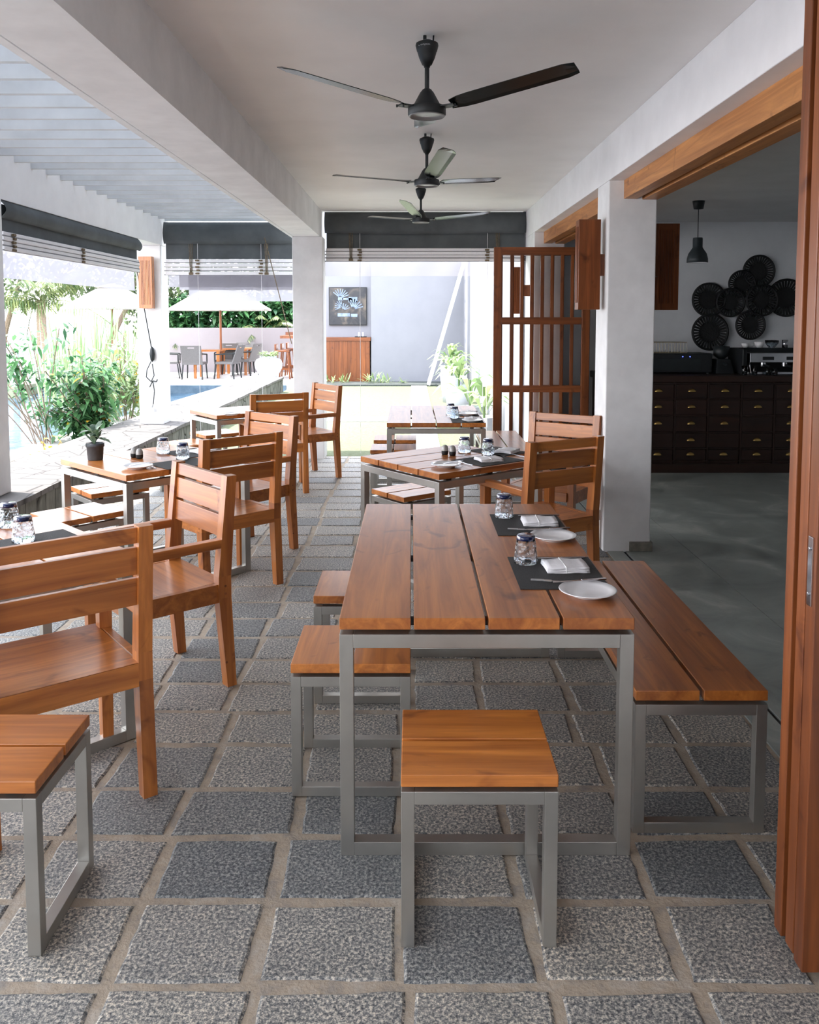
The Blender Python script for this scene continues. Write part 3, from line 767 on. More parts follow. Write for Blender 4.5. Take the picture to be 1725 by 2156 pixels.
def fork(label, x, y, rz, z=TZ + .0045):
    global fk0
    if fk0 is None:
        mb = MB(); mb.obx((-.04, 0, .003), (.11, .008, .004)); mb.obx((.025, 0, .004), (.03, .02, .003))
        for q in (-.0085, -.003, .003, .0085): mb.obx((.06, q, .005), (.045, .0025, .0025))
        fk0 = mb.build('table_fork', M['chrome'], bevel=.0007); o = fk0
    else: o = fk0.copy(); COL.objects.link(o)
    o.location = (x, y, z); o.rotation_euler = (0, 0, rz); return tag(o, label, 'fork', 'table forks')

placemat('dark woven placemat at the near setting of the big table', .527, 3.01)
placemat('dark woven placemat at the far setting of the big table', .524, 3.72)
glass('upturned blue-based tumbler at the near setting of the big table', .432, 3.128)
glass('upturned blue-based tumbler at the far setting of the big table', .430, 3.862)
napkin('folded white napkin on the near placemat of the big table', .566, 3.05, R(3))
napkin('folded white napkin on the far placemat of the big table', .575, 3.735, R(-1))
plate('white side plate at the near right corner of the big table', .590, 2.765)
plate('white side plate between the two placemats of the big table', .594, 3.475)
knife('table knife along the far edge of the near placemat, big table', .575, 3.176, R(184))
knife('table knife along the far edge of the far placemat, big table', .60, 3.872, R(184))
knife('butter knife resting across the near side plate, big table', .585, 2.842, R(192), TZ + .022)
knife('butter knife resting across the side plate between the two placemats', .592, 3.555, R(190), TZ + .022)
fork('fork beside the near side plate on the big table', .50, 2.885, R(170))
fork('fork beside the side plate between the two placemats', .50, 3.60, R(170))
# diagonal right table
def loc2(c, ux, uy, a, b_): return (c[0] + ux[0] * a + uy[0] * b_, c[1] + ux[1] * a + uy[1] * b_)
cR = (.262, 5.54); bx_ = U(37.7); fx_ = U(127.7)
glass('upturned tumbler beside the egg shaped shakers on the diagonal right table', .366, 5.761, TZ)
glass('upturned tumbler on the dark placemat of the diagonal right table', .518, 5.645)
placemat('placemat in front of the dark-backed chair on the diagonal right table', .50, 5.42, R(127.7), .30, .38)
placemat('placemat on the far right side of the diagonal right table', .60, 5.78, R(37.7), .28, .34)
napkin('folded napkin in front of the dark-backed chair, diagonal right table', .50, 5.40, R(20))
napkin('folded napkin on the far right placemat of the diagonal right table', .66, 5.74, R(60))
plate('white side plate at the front corner of the diagonal right table', .215, 5.19)
knife('butter knife across the plate of the diagonal right table', .26, 5.22, R(50), TZ + .022)
fork('fork beside the plate of the diagonal right table', .335, 5.28, R(120))
knife('table knife near the right corner of the diagonal right table', .72, 5.56, R(120))
def shaker(label, x, y, cap):
    t = thing('shaker', label, 'shaker', (x, y, TZ), 0, 'egg shaped shakers')
    MB().lathe([(.001, 0), (.019, 0), (.023, .01), (.0235, .028)], n=20).build('shaker_base', M['blacksoft'], t, smooth=True)
    MB().lathe([(.0235, .028), (.023, .042), (.018, .058), (.010, .066), (.001, .068)], n=20).build('shaker_cap', cap, t, smooth=True)
M['pepper'] = plain('stone_grey_cap', (.34, .33, .31), .4, .3, .1, 40)
shaker('left egg shaker on the diagonal right table', .228, 5.655, M['pepper'])
shaker('right egg shaker on the diagonal right table', .278, 5.625, M['pepper'])
shaker('left egg shaker behind the potted plant table\'s plate', -1.835, 5.545, M['pepper'])
shaker('right egg shaker beside the plate on the potted plant table', -1.783, 5.495, M['pepper'])
# left table 2
glass('upturned tumbler on the potted plant table, the farther and left one', -1.687, 5.70)
glass('upturned tumbler on the potted plant table, nearer to the chair back', -1.492, 5.468)
placemat('placemat on the near side of the potted plant table', -1.45, 5.30, R(133), .28, .34)
placemat('placemat on the far side of the potted plant table', -1.50, 5.72, R(47), .28, .34)
plate('white side plate at the front corner of the potted plant table', -1.685, 5.14)
fork('fork beside the plate on the potted plant table', -1.60, 5.17, R(120), TZ + .004)
knife('butter knife on the plate of the potted plant table', -1.665, 5.165, R(60), TZ + .022)
napkin('folded napkin on the far placemat of the potted plant table', -1.42, 5.74, R(45))
# left table 1
glass('upturned tumbler at the left edge of the photo on the nearest left table', -1.785, 3.694, TZ)
glass('upturned tumbler seen over the nearest armchair back', -1.60, 3.43)
placemat('placemat on the nearest left table behind the armchair back', -1.50, 3.40, R(45), .30, .36)
fork('fork on the nearest left table, seen between armchair slats', -1.36, 3.42, R(20)); knife('knife on the nearest left table, seen between armchair slats', -1.40, 3.36, R(20))
# right table 3
placemat('placemat at the near setting of the farthest right table', .50, 7.55, 0, .28, .36); placemat('placemat at the far setting of the farthest right table', .50, 8.05, 0, .28, .36)
glass('upturned tumbler, nearer one on the farthest right table', .396, 7.71); glass('upturned tumbler, farther one on the farthest right table', .375, 7.99)
plate('white side plate, nearer one on the farthest right table', .545, 7.46); plate('white side plate, farther one on the farthest right table', .54, 7.93, TZ + .0038)
napkin('folded napkin, nearer one on the farthest right table', .56, 7.60, 0); napkin('folded napkin, farther one on the farthest right table', .56, 8.10, 0)
plate('white side plate on the farthest left table', -1.705, 7.98)
# potted plant
t = thing('potted_plant', 'small leafy plant in a dark pot on the left diagonal table', 'plant', (-2.056, 5.45, TZ))
MB().lathe([(.001, 0), (.045, 0), (.048, .006), (.053, .085), (.058, .088), (.058, .108), (.053, .11), (.050, .10), (.001, .095)], n=28).build('pot', M['pot'], t, smooth=True)
mb = MB(); r_ = random.Random(5)
for i in range(26):
    a = r_.uniform(0, 2 * PI); e_ = r_.uniform(.25, 1.4); z = .10 + r_.uniform(0, .09)
    mb.leaf((.01 * math.cos(a), .01 * math.sin(a), z), (math.cos(a) * math.cos(e_), math.sin(a) * math.cos(e_), math.sin(e_)), r_.uniform(.09, .15), r_.uniform(.03, .05), .45)
mb.build('leaves', M['leafpot'], t)

# ================================================================== ROOM
t = thing('drawer_counter', 'dark wooden apothecary counter with brass cup handles in the back room', 'cabinet', (2.14, 9.12, 0))
DW = .36; NC = 8
MB().bx(0, NC * DW, .02, .82, .0, .99).build('body', WR['x'], t)
MB().bx(-.03, NC * DW + .03, -.035, .84, .99, 1.065).build('countertop', WR['x'], t, bevel=.008)
MB().bx(0, NC * DW, -.01, .02, 0, .10).build('base_board', WR['x'], t, bevel=.003)
zr = [.13, .264, .445, .625, .806, .975]
noh = {(1, 3), (3, 3) , (4, 2)}  # (column index from the left of the visible ones, row from top)
mb = MB()
for c_ in range(NC + 1): mb.bx(c_ * DW - .009, c_ * DW + .009, -.006, .02, .10, .985)
for z in zr: mb.bx(0, NC * DW, -.004, .02, z - .006, z + .006)
mb.build('face_frame', WR['z'], t)
for c_ in range(NC):
    for r in range(5):
        z0, z1 = zr[4 - r] + .010, zr[5 - r] - .010
        d = MB().bx(c_ * DW + .014, (c_ + 1) * DW - .014, -.001, .02, z0, z1).build('drawer', WR['x'], t, bevel=.003)
        if (c_, r) in {(1, 3), (3, 3), (4, 2)}: continue
        mb = MB(); cx = (c_ + .5) * DW; cz = (z0 + z1) / 2 + .012
        vs = []; n = 10
        for j in range(5):
            for i in range(n + 1):
                th = PI * i / n; ph = j / 4 * PI / 2
                vs.append((cx + .042 * math.cos(th), -.001 - .024 * math.sin(ph) * (0.3 + .7 * math.sin(th)), cz - .016 + .032 * math.sin(th) * math.cos(ph)))
        fs = [(j * (n + 1) + i, j * (n + 1) + i + 1, (j + 1) * (n + 1) + i + 1, (j + 1) * (n + 1) + i) for j in range(4) for i in range(n)]
        mb.add(vs, fs).build('handle', M['brass'], d, smooth=True, solid=.002)
CT = 1.066
# black oven with rack on top
t = thing('oven', 'black oven with tiny blue lights at the left end of the counter', 'oven', (3.00, 9.5, CT))
MB().bx(-.42, .33, -.17, .22, .012, .225).build('housing', M['blacksoft'], t, bevel=.012)
MB().bx(-.36, .20, -.176, -.168, .04, .17).build('oven_door', M['black'], t, bevel=.003)
mb = MB(); [mb.cyl((.0 + q, -.178, .19), (.0 + q, -.17, .19), .006, n=8) for q in (0, .08)]; mb.build('indicator_light', M['led'], t)
mb = MB(); [mb.cyl((x_, y_, 0), (x_, y_, .014), .015, n=8) for x_ in (-.38, .29) for y_ in (-.14, .19)]; mb.build('foot', M['black'], t)
t = thing('cup_rack', 'pale wire rack of upturned glasses on top of the black oven', 'rack', (2.86, 9.5, CT + .2255))
M['wire'] = plain('tan_wire', (.30, .26, .18), .5, .3, .2, 30)
mb = MB()
for z in (.004, .12): mb.tube([(-.2, -.12, z), (.2, -.12, z), (.2, .12, z), (-.2, .12, z), (-.2, -.12, z)], .004, 5)
for i in range(13): mb.cyl((-.2 + .4 * i / 12, -.12, .004), (-.2 + .4 * i / 12, -.12, .12), .002, n=4)
for i in range(13): mb.cyl((-.2 + .4 * i / 12, .12, .004), (-.2 + .4 * i / 12, .12, .12), .002, n=4)
mb.bx(-.2, .2, -.12, .12, .118, .124)
mb.build('rack_frame', M['wire'], t)
t = thing('coffee_grinder', 'black coffee grinder between the oven and espresso machine', 'grinder', (3.47, 9.42, CT))
MB().hexa([(-.10, -.11, 0), (.10, -.11, 0), (.10, .13, 0), (-.10, .13, 0)], [(-.075, -.05, .16), (.075, -.05, .16), (.075, .11, .16), (-.075, .11, .16)]).build('base', M['blacksoft'], t, bevel=.008)
MB().lathe([(.03, .155), (.045, .17), (.085, .20), (.088, .30), (.001, .305)], (0, .03, 0), 20).build('hopper', M['black'], t, smooth=True)
MB().cyl((0, -.04, .11), (0, -.13, .105), .02, .012, 10).build('spout', M['black'], t)
t = thing('espresso_machine', 'steel espresso machine with cups on top on the counter', 'coffee machine', (3.98, 9.42, CT))
[MB().bx(a_, a_ + .05, -.2, .24, 0, .28).build('side_panel', M['blacksoft'], t, bevel=.01) for a_ in (-.36, .31)]
MB().bx(-.31, .31, .05, .24, .0, .28).build('body', M['black'], t)
MB().bx(-.28, .33, -.20, .05, .13, .235).build('front_panel', M['chrome'], t, bevel=.006)
MB().bx(-.31, .31, -.22, .05, .0, .03).build('drip_tray', M['chrome'], t, bevel=.004)
mb = MB(); [mb.bx(x_, x_ + .12, -.206, -.199, .16, .195) for x_ in (-.14, .12)]; mb.build('button_panel', M['blacksoft'], t)
for x_ in (-.1, .14):
    g_ = MB().cyl((x_, -.10, .13), (x_, -.10, .085), .035, n=16).build('brew_group', M['chrome'], t)
    MB().cyl((x_, -.12, .10), (x_ + .01, -.27, .09), .012, n=8).build('portafilter_handle', M['blacksoft'], g_)
mb = MB().tube([(-.27, -.17, .14), (-.29, -.22, .10), (-.28, -.24, .02)], .006); mb.build('steam_wand', M['chrome'], t)
cup0 = None
cups = [('white cup nearest the grinder on the espresso machine', -.22, .0, 1), ('round white cup in the middle of the espresso machine', -.06, .0, 1.3), ('white cup lying low beside the round one on the machine', -.15, .04, 1), ]
for lab, dx, dy, s in cups:
    if cup0 is None:
        cup0 = MB().lathe([(.001, 0), (.02, 0), (.036, .02), (.042, .05), (.039, .05), (.033, .02), (.001, .005)], n=20).build('cup', M['china'], smooth=True); o = cup0
    else: o = cup0.copy(); COL.objects.link(o)
    o.location = (3.98 + dx, 9.42 + .1 + dy, CT + .281); o.scale = (s, s, s); tag(o, lab, 'cup', 'cups on the espresso machine')
o = MB().lathe([(.001, 0), (.03, 0), (.034, .09), (.032, .09), (.028, .004), (.001, .004)], n=20).build('milk_jug', M['chrome'], smooth=True, loc=(4.20, 9.5, CT + .281)); tag(o, 'small steel milk jug on top of the espresso machine', 'jug')
o = MB().lathe([(.001, 0), (.03, 0), (.07, .05), (.075, .085), (.072, .085), (.066, .05), (.001, .004)], n=20).build('bowl', M['glass'], smooth=True, loc=(4.06, 9.52, CT + .281)); tag(o, 'clear glass bowl beside the steel jug on the espresso machine', 'bowl')
tb0 = None
for k, (dx, lab) in enumerate(((3.62, 'tall clear glass at the left foot of the espresso machine'), (3.73, 'clear glass second from left before the espresso machine'), (3.88, 'small glass before the left brew group'), (3.95, 'small glass before the espresso drip tray centre'))):
    if tb0 is None: tb0 = MB().lathe([(.001, 0), (.026, 0), (.032, .10), (.030, .10), (.024, .005), (.001, .005)], n=18).build('tumbler', M['glass'], smooth=True); o = tb0
    else: o = tb0.copy(); COL.objects.link(o)
    o.location = (dx, 9.155, CT); o.scale = (1, 1, 1 if k < 2 else .7); tag(o, lab, 'glass', 'glasses before the espresso machine')
# pendant lamp
t = thing('pendant_lamp', 'dark pendant lamp hanging from the room ceiling', 'lamp', (2.755, 8.2, 2.80))
MB().lathe([(.001, 0), (.058, 0), (.055, -.02), (.045, -.075), (.001, -.08)], n=24).build('ceiling_rose', M['black'], t, smooth=True)
MB().cyl((0, 0, -.07), (0, 0, -.36), .004, n=6).build('cord', M['blacksoft'], t)
sh_ = MB().lathe([(.001, -.345), (.044, -.348), (.046, -.36), (.046, -.44), (.055, -.455), (.085, -.50), (.098, -.55), (.099, -.585), (.095, -.585), (.094, -.55), (.080, -.505), (.04, -.46)], n=32).build('lamp_shade', plain('dark_grey_shade', (.02, .028, .032), .5, .1, .1, 10), t, smooth=True)
MB().lathe([(.094, -.584), (.092, -.55), (.078, -.505), (.03, -.465), (.001, -.463)], n=32).build('shade_lining', M['whitepaint'], sh_, smooth=True)
# wall baskets
BK = [((4.059, 2.227), .190, 'top black wall basket, highest of the cluster', .0), ((3.858, 2.078), .162, 'small black wall basket just lower left of the topmost one', .02), ((3.484, 1.895), .201, 'leftmost middle black wall basket in the cluster', .0),
      ((3.725, 1.862), .172, 'dark wall basket overlapped in the middle left of the cluster', .03), ((4.388, 1.918), .224, 'rightmost large black wall basket, beside the door edge', .0), ((3.50, 1.517), .218, 'lowest left black wall basket above the oven', .02),
      ((3.966, 1.601), .176, 'lowest right small black wall basket above the espresso machine', .03), ((4.086, 1.89), .19, 'black wall basket in the centre right of the cluster', .045)]
M['basketlite'] = plain('basket_gap_grey', (.16, .18, .19), .8, 0, .2, 30)
for (x, z), r, lab, off in BK:
    t = thing('wall_basket', lab, 'basket', (x, 9.965 - off, z), 0, 'black woven baskets on the wall')
    mb = MB(); n = 40
    prof = [(.001, -.012), (r * .52, -.014), (r * .56, -.03)]
    rim = [(r * .88, -.045), (r * .93, -.055), (r, -.045), (r, -.03), (r * .9, -.02)]
    def ringf(prof):
        mbb = MB().lathe(prof, n=n); mbb.v = [(p[0], p[2], p[1]) for p in mbb.v]; return mbb
    ringf(prof + [(r * .56, -.005), (.001, -.004)]).build('basket_centre', M['basket'], t)
    ringf(rim + [(r * .88, -.045)]).build('basket_rim', M['basket'], t)
    mb = MB(); ns = 32
    for i in range(ns):
        a = 2 * PI * i / ns; a2 = a + .13
        p = lambda rr, aa, y_: (rr * math.cos(aa), y_, rr * math.sin(aa))
        y0, y1 = -.028, -.045
        mb.hexa([p(r * .5, a, y0), p(r * .5, a2, y0), p(r * .92, a2, y1), p(r * .92, a, y1)], [p(r * .5, a, y0 + .006), p(r * .5, a2, y0 + .006), p(r * .92, a2, y1 + .006), p(r * .92, a, y1 + .006)])
    mb.build('basket_ribs', M['basket'], t)
# outlet on the column
o = MB().bx(-.006, 0, -.03, .03, 0, .075).build('wall_socket', M['whitepaint'], loc=(1.39, 6.16, .20), bevel=.002); tag(o, 'small white wall socket low on the left face of the big right column', 'socket')
# ================================================================== GARDEN END
t = thing('bar_cabinet', 'reddish plank-fronted wooden cabinet under the painting in the garden', 'cabinet', (-1.885, 22.0, .02))
mb = MB()
for i in range(14): mb.bx(-.80 + i * .115, -.80 + i * .115 + .111, -.02, 0, 0, 1.06)
mb.build('plank_front', WD['z'], t); MB().bx(-.80, .80, 0, .42, 0, 1.06).build('body', WD['z'], t); MB().bx(-.83, .83, -.05, .44, 1.06, 1.15).build('top', WD['x'], t)
t = thing('painting', 'square abstract painting with pale blue fan shapes on dark ground', 'painting', (-1.672, 22.43, 1.98))
MB().bx(-.5, .5, -.03, .02, -.5, .5).build('frame', M['blacksoft'], t); MB().bx(-.48, .48, -.035, -.03, -.48, .48).build('canvas', M['painting'], t)
mb = MB()
def fanp(cx, cz, a0, a1, n, r0, r1, w):
    for i in range(n):
        a = R(a0 + (a1 - a0) * i / max(1, n - 1)); d = Vector((math.cos(a), 0, math.sin(a)))
        mb.bar(Vector((cx, -.038, cz)) + d * r0, Vector((cx, -.038, cz)) + d * r1, w, .004, (0, 1, 0))
fanp(-.2, .22, 20, 140, 8, .05, .24, .022); fanp(-.15, -.02, 100, 200, 7, .04, .2, .018); fanp(-.12, -.1, 20, 110, 5, .03, .18, .02); fanp(.13, -.08, 15, 110, 7, .06, .28, .026)
mb.bx(.02, .25, -.04, -.036, .10, .24); mb.bx(-.27, .05, -.04, -.036, -.27, -.18); mb.bx(.08, .25, -.04, -.036, -.28, -.2); mb.bx(-.26, -.12, -.04, -.036, .16, .24); mb.bx(-.15, .1, -.04, -.036, .17, .22)
mb.build('painted_shapes', M['paintblue'], t)
t = thing('serving_tray', 'thin dark tray on top of the plank-fronted garden cabinet', 'tray', (-1.32, 22.15, 1.172)); MB().bx(-.15, .15, -.1, .1, 0, .02).build('tray_base', M['blacksoft'], t)
for k, (x, lab) in enumerate(((-1.37, 'left candle glass on the garden cabinet tray'), (-1.26, 'right candle glass on the garden cabinet tray'))):
    o = MB().lathe([(.001, 0), (.02, 0), (.02, .11), (.001, .11)], n=12).build('candle', M['whitepaint'], loc=(x, 22.15, 1.193)); tag(o, lab, 'candle', 'candles on the tray')
# ladder leaning to the right wall
t = thing('ladder', 'pale ladder leaning against the bright right garden wall', 'ladder', (.43, 20.8, .02))
top = Vector((.915, .55, 3.1))
for q in (0, .42):
    MB().bar((0, q, 0), (top.x, top.y + q - .1, top.z), .075, .05, (0, 1, 0)).build('rail', M['whitepaint'], t)
mb = MB(); md = MB()
for i in range(1, 11):
    p = top * (i / 11); mb.cyl(p + Vector((0, -.0, 0)), p + Vector((0, .40, 0)), .016, n=8); md.cyl(p + Vector((-.0, -.032, 0)), p + Vector((0, -.024, 0)), .02, n=8)
mb.build('rung', M['whitepaint'], t); md.build('rung_end', M['black'], t)
# garden pots with pale strappy plants
def crinum(label, x, y, pr, ph, nl, L, seed, grp='white garden planters along the bright wall'):
    t = thing('planter', label, 'planter', (x, y, -.02), 0, grp)
    r_ = random.Random(seed)
    MB().lathe([(.001, 0), (pr * .75, 0), (pr, ph), (pr * .9, ph), (pr * .85, ph - .04), (.001, ph - .04)], n=24).build('pot', M['urn'], t, smooth=True)
    mb = MB()
    for i in range(nl):
        a = r_.uniform(0, 2 * PI); e_ = r_.uniform(.6, 1.45)
        mb.leaf((.04 * math.cos(a), .04 * math.sin(a), ph - .05 + r_.uniform(0, .35)), (math.cos(a) * math.cos(e_), math.sin(a) * math.cos(e_), math.sin(e_)), L * r_.uniform(.7, 1.1), .09, .7)
    mb.cyl((0, 0, ph - .04), (0, 0, ph + .4), .02, n=6)
    mb.build('foliage', M['leafpale'], t)
crinum('tall pale planter beside the foot of the ladder', .88, 19.2, .22, .62, 34, .75, 1)
crinum('white planter second from the ladder along the wall', .82, 17.0, .24, .55, 34, .8, 2)
crinum('wide white planter in the middle of the sunny wall', .85, 15.0, .26, .5, 26, .8, 3)
crinum('white planter near the lattice door with arching leaves', .88, 12.6, .2, .38, 18, .8, 4)
crinum('planter closest to the lattice door, half behind its bars', .98, 11.3, .2, .38, 14, .75, 6)
# weeds along the gravel bed
def tuft(label, x, y, seed, n=16, L=.4, mat='leafpale'):
    r_ = random.Random(seed); mb = MB()
    for i in range(n):
        a = r_.uniform(0, 2 * PI); e_ = r_.uniform(.35, 1.3)
        mb.leaf((r_.uniform(-.15, .15), r_.uniform(-.05, .05), 0), (math.cos(a) * math.cos(e_), math.sin(a) * math.cos(e_), math.sin(e_)), L * r_.uniform(.6, 1.1), .035, .3)
    o = mb.build('grass_tuft', M[mat], loc=(x, y, .02)); return tag(o, label, 'grass tuft', 'strappy weeds along the gravel bed')
tuft('leftmost strappy weed below the garden cabinet', -2.1, 21.5, 1); tuft('second strappy weed below the garden cabinet', -1.7, 21.5, 2); tuft('strappy weed at the right corner of the garden cabinet', -1.05, 21.5, 3, 22, .5)
tuft('strappy weed just right of the garden cabinet corner', -.7, 21.5, 4, 18); tuft('rightmost small strappy weed under the pale garden wall', -.3, 21.5, 5, 12, .3)

# ================================================================== POOL TERRACE
TZ2 = .10
def pchair(label, x, y, rz):
    t = thing('wicker_chair', label, 'chair', (x, y, TZ2), rz, 'grey wicker terrace chairs')
    MB().bx(-.27, .27, -.24, .26, .38, .44).build('seat', M['wicker'], t, bevel=.01)
    mb = MB(); a = [(-.27, -.24, .42), (.27, -.24, .42), (.25, -.38, .78), (-.25, -.38, .78)]
    def seg(p, z0, z1, x0, x1):
        f0 = lambda z: -.24 - .16 * (z - .42) / .46
        mb.hexa([(x0, f0(z0), z0), (x1, f0(z0), z0), (x1, f0(z0) + .03, z0), (x0, f0(z0) + .03, z0)], [(x0, f0(z1), z1), (x1, f0(z1), z1), (x1, f0(z1) + .03, z1), (x0, f0(z1) + .03, z1)])
    seg(0, .42, .80, -.26, .26); seg(0, .80, .83, -.26, -.09); seg(0, .80, .83, .09, .26); seg(0, .83, .87, -.26, .26)
    mb.build('backrest', M['wicker'], t)
    for sx in (-1, 1):
        MB().tube([(sx * .26, .24, .40), (sx * .26, .24, .63), (sx * .26, -.30, .66)], .018).build('armrest', M['black'], t)
        for sy in (-1, 1): MB().bar((sx * .24, sy * .22, .38), (sx * .26, sy * .27, 0), .03, .03, (0, 1, 0)).build('leg', M['black'], t)
    return t
c0 = pchair('wicker chair with its back to the pool, left of the terrace table', -5.58, 21.75, 0)
dup(c0, (-6.35, 22.2, 0 + TZ2), R(-80), 'wicker chair cut by the left pillar, only an armrest showing')
dup(c0, (-5.05, 23.05, TZ2), R(180), 'striped-lit wicker chair behind the first terrace table')
dup(c0, (-4.78, 22.0, TZ2), R(80), 'wicker chair at the right of the first terrace table facing left')
dup(c0, (-4.75, 23.9, TZ2), R(180), 'wicker chair against the terrace wall behind the second table')
dup(c0, (-4.55, 23.2, TZ2), R(75), 'rightmost wicker chair near the white urn')
M['tanwood'] = W['z']
def ptable(label, x, y, w=.8):
    t = thing('terrace_table', label, 'table', (x, y, TZ2), 0, 'square wooden terrace tables')
    MB().bx(-w / 2, w / 2, -w / 2, w / 2, .70, .74).build('tabletop', W['x'], t)
    for sx in (-1, 1):
        for sy in (-1, 1): MB().bx(sx * (w / 2 - .06) - .035, sx * (w / 2 - .06) + .035, sy * (w / 2 - .06) - .035, sy * (w / 2 - .06) + .035, 0, .70).build('leg', W['z'], t)
    return t
ptable('nearer wooden terrace table under the parasol pole', -5.33, 22.3, .72); ptable('farther wooden terrace table behind the parasol pole', -4.85, 23.5, .72)
def parasol(label, x, y, z0, zr_, zt_, rr, rz=0):
    t = thing('parasol', label, 'parasol', (x, y, z0), rz, 'cream garden parasols')
    MB().cyl((0, 0, 0), (0, 0, zt_ - z0), .03, n=10).build('pole', WD['z'], t)
    MB().cyl((0, 0, 0), (0, 0, .08), .25, .22, 20).build('base', M['deck'], t)
    n = 8; vs = []
    h0, h1 = zr_ - z0, zt_ - z0
    for (r, h) in ((rr, h0 - .04), (rr, h0), (rr * .62, h0 + (h1 - h0) * .42), (rr * .25, h0 + (h1 - h0) * .82)):
        for i in range(n):
            a = 2 * PI * (i + .5) / n; vs.append((r * math.cos(a), r * math.sin(a), h))
    fs = [(j * n + i, j * n + (i + 1) % n, (j + 1) * n + (i + 1) % n, (j + 1) * n + i) for j in range(3) for i in range(n)]
    MB().add(vs, fs).build('canopy', M['umbt'], t, solid=.004)
    vs = []
    for (r, h) in ((rr * .32, h0 + (h1 - h0) * .83), (.03, h1)):
        for i in range(n):
            a = 2 * PI * (i + .5) / n; vs.append((r * math.cos(a), r * math.sin(a), h))
    MB().add(vs, [(i, (i + 1) % n, n + (i + 1) % n, n + i) for i in range(n)]).build('top_vent', M['umbt'], t, solid=.004)
    mb = MB()
    for i in range(n):
        a = 2 * PI * (i + .5) / n; mb.cyl((rr * math.cos(a), rr * math.sin(a), h0 - .02), (.02 * math.cos(a), .02 * math.sin(a), h0 + (h1 - h0) * .95), .01, n=4)
    mb.build('rib', WD['z'], t)
parasol('large cream parasol over the terrace tables, seen between the two pillars', -5.02, 22.3, TZ2, 1.90, 2.62, 1.36)
parasol('cream parasol behind the shrub and reeds in the left bay', -7.2, 20.4, .12, 1.92, 2.50, 1.15)
# urn
t = thing('urn', 'big round white urn with a pale plant at the poolside', 'urn', (-3.52, 20.85, TZ2))
MB().lathe([(.001, 0), (.13, 0), (.22, .14), (.33, .34), (.345, .45), (.30, .55), (.21, .60), (.22, .64), (.19, .64), (.18, .58), (.001, .55)], n=32).build('urn_body', M['urn'], t, smooth=True)
mb = MB(); r_ = random.Random(7)
for i in range(160):
    a = r_.uniform(0, 2 * PI); q = r_.random() ** .5
    mb.leaf((.2 * q * math.cos(a), .2 * q * math.sin(a), .60 + .12 * r_.random()), (math.cos(a) * .6, math.sin(a) * .6, r_.uniform(-.2, .8)), .10, .05, .2)
mb.build('foliage', M['leafpale'], t)
# bar stools + ledge
def bstool(label, x, y):
    t = thing('bar_stool', label, 'bar stool', (x, y, TZ2), 0, 'wooden bar stools by the terrace bar')
    MB().bx(-.19, .19, -.17, .17, .70, .745).build('seat', WD['x'], t, bevel=.01)
    MB().bx(-.19, -.14, -.17, .17, .745, .90).build('backrest', WD['z'], t, bevel=.01)
    for sx in (-1, 1):
        for sy in (-1, 1): MB().bar((sx * .15, sy * .13, .70), (sx * .21, sy * .19, 0), .04, .04, (0, 1, 0)).build('leg', WD['z'], t)
    mb = MB(); [mb.bx(-.19, .19, s * .17 - .015, s * .17 + .015, .24, .27) for s in (-1, 1)]; [mb.bx(s * .18 - .015, s * .18 + .015, -.17, .17, .28, .31) for s in (-1, 1)]
    mb.build('foot_rail', WD['x'], t); return t
b0 = bstool('bar stool nearest the pool, at the terrace bar', -3.33, 21.9)
dup(b0, (-3.28, 22.55, TZ2), 0, 'middle bar stool at the terrace bar'); dup(b0, (-3.23, 23.2, TZ2), 0, 'farthest bar stool at the terrace bar')
t = thing('terrace_bar', 'red wooden bar post and ledge at the right edge of the terrace', 'bar', (-3.05, 22.6, TZ2))
MB().bx(-.06, .06, -.06, .06, 0, 2.4).build('post', WD['z'], t); MB().bx(-.30, .25, -1.0, 1.0, 1.05, 1.12).build('ledge', WD['x'], t); MB().bx(-.30, -.06, -.05, .05, 1.12, 1.0+.2).build('shelf_end', WD['x'], t)

# ================================================================== PLANTING
def bush(name, label, cat, x, y, z, stems, nleaf, L, Wd, mat, seed, spread, h, lean=(0, 0), group=None, yel=0, umin=.28):
    t = thing(name, label, cat, (x, y, z), 0, group); r_ = random.Random(seed)
    mb = MB(); ml = MB(); my = MB()
    for s in range(stems):
        a = r_.uniform(0, 2 * PI); q = r_.random() ** .6 * spread
        tip = Vector((q * math.cos(a) + lean[0], q * math.sin(a) + lean[1], h * r_.uniform(.35, 1.0)))
        p0 = Vector((r_.uniform(-.12, .12), r_.uniform(-.12, .12), 0)); mid = p0.lerp(tip, .5) + Vector((0, 0, h * .12))
        pts = [(p0 * (1 - u) ** 2 + mid * 2 * u * (1 - u) + tip * u * u) for u in [k / 6 for k in range(7)]]
        mb.tube(pts, .008, 4)
        for k in range(nleaf // stems):
            u = r_.uniform(umin, 1.02); p = p0 * (1 - u) ** 2 + mid * 2 * u * (1 - u) + tip * u * u
            p = p + Vector((r_.gauss(0, .09), r_.gauss(0, .09), r_.gauss(0, .07)))
            d = Vector((r_.gauss(0, 1), r_.gauss(0, 1), r_.gauss(.1, .6)))
            (my if r_.random() < yel else ml).leaf(p, d, L * r_.uniform(.6, 1.15), Wd * r_.uniform(.7, 1.1), r_.uniform(.1, .6))
    mb.build('stem', M['bark'], t); ml.build('foliage', M[mat], t)
    if yel: my.build('yellow_leaf', M['leafyel'], t)
    return t
bush('shrub', 'big glossy green shrub growing behind the stone wall by the pool', 'shrub', -4.15, 10.9, -.05, 30, 1900, .15, .065, 'leaf', 3, .55, 1.35, (-.15, 0), yel=.015)
bush('shrub', 'loose pale branches of a shrub reaching left over the pool', 'shrub', -4.6, 10.6, -.05, 14, 520, .15, .06, 'leaf', 8, .8, 1.65, (-.5, 0), umin=.6)
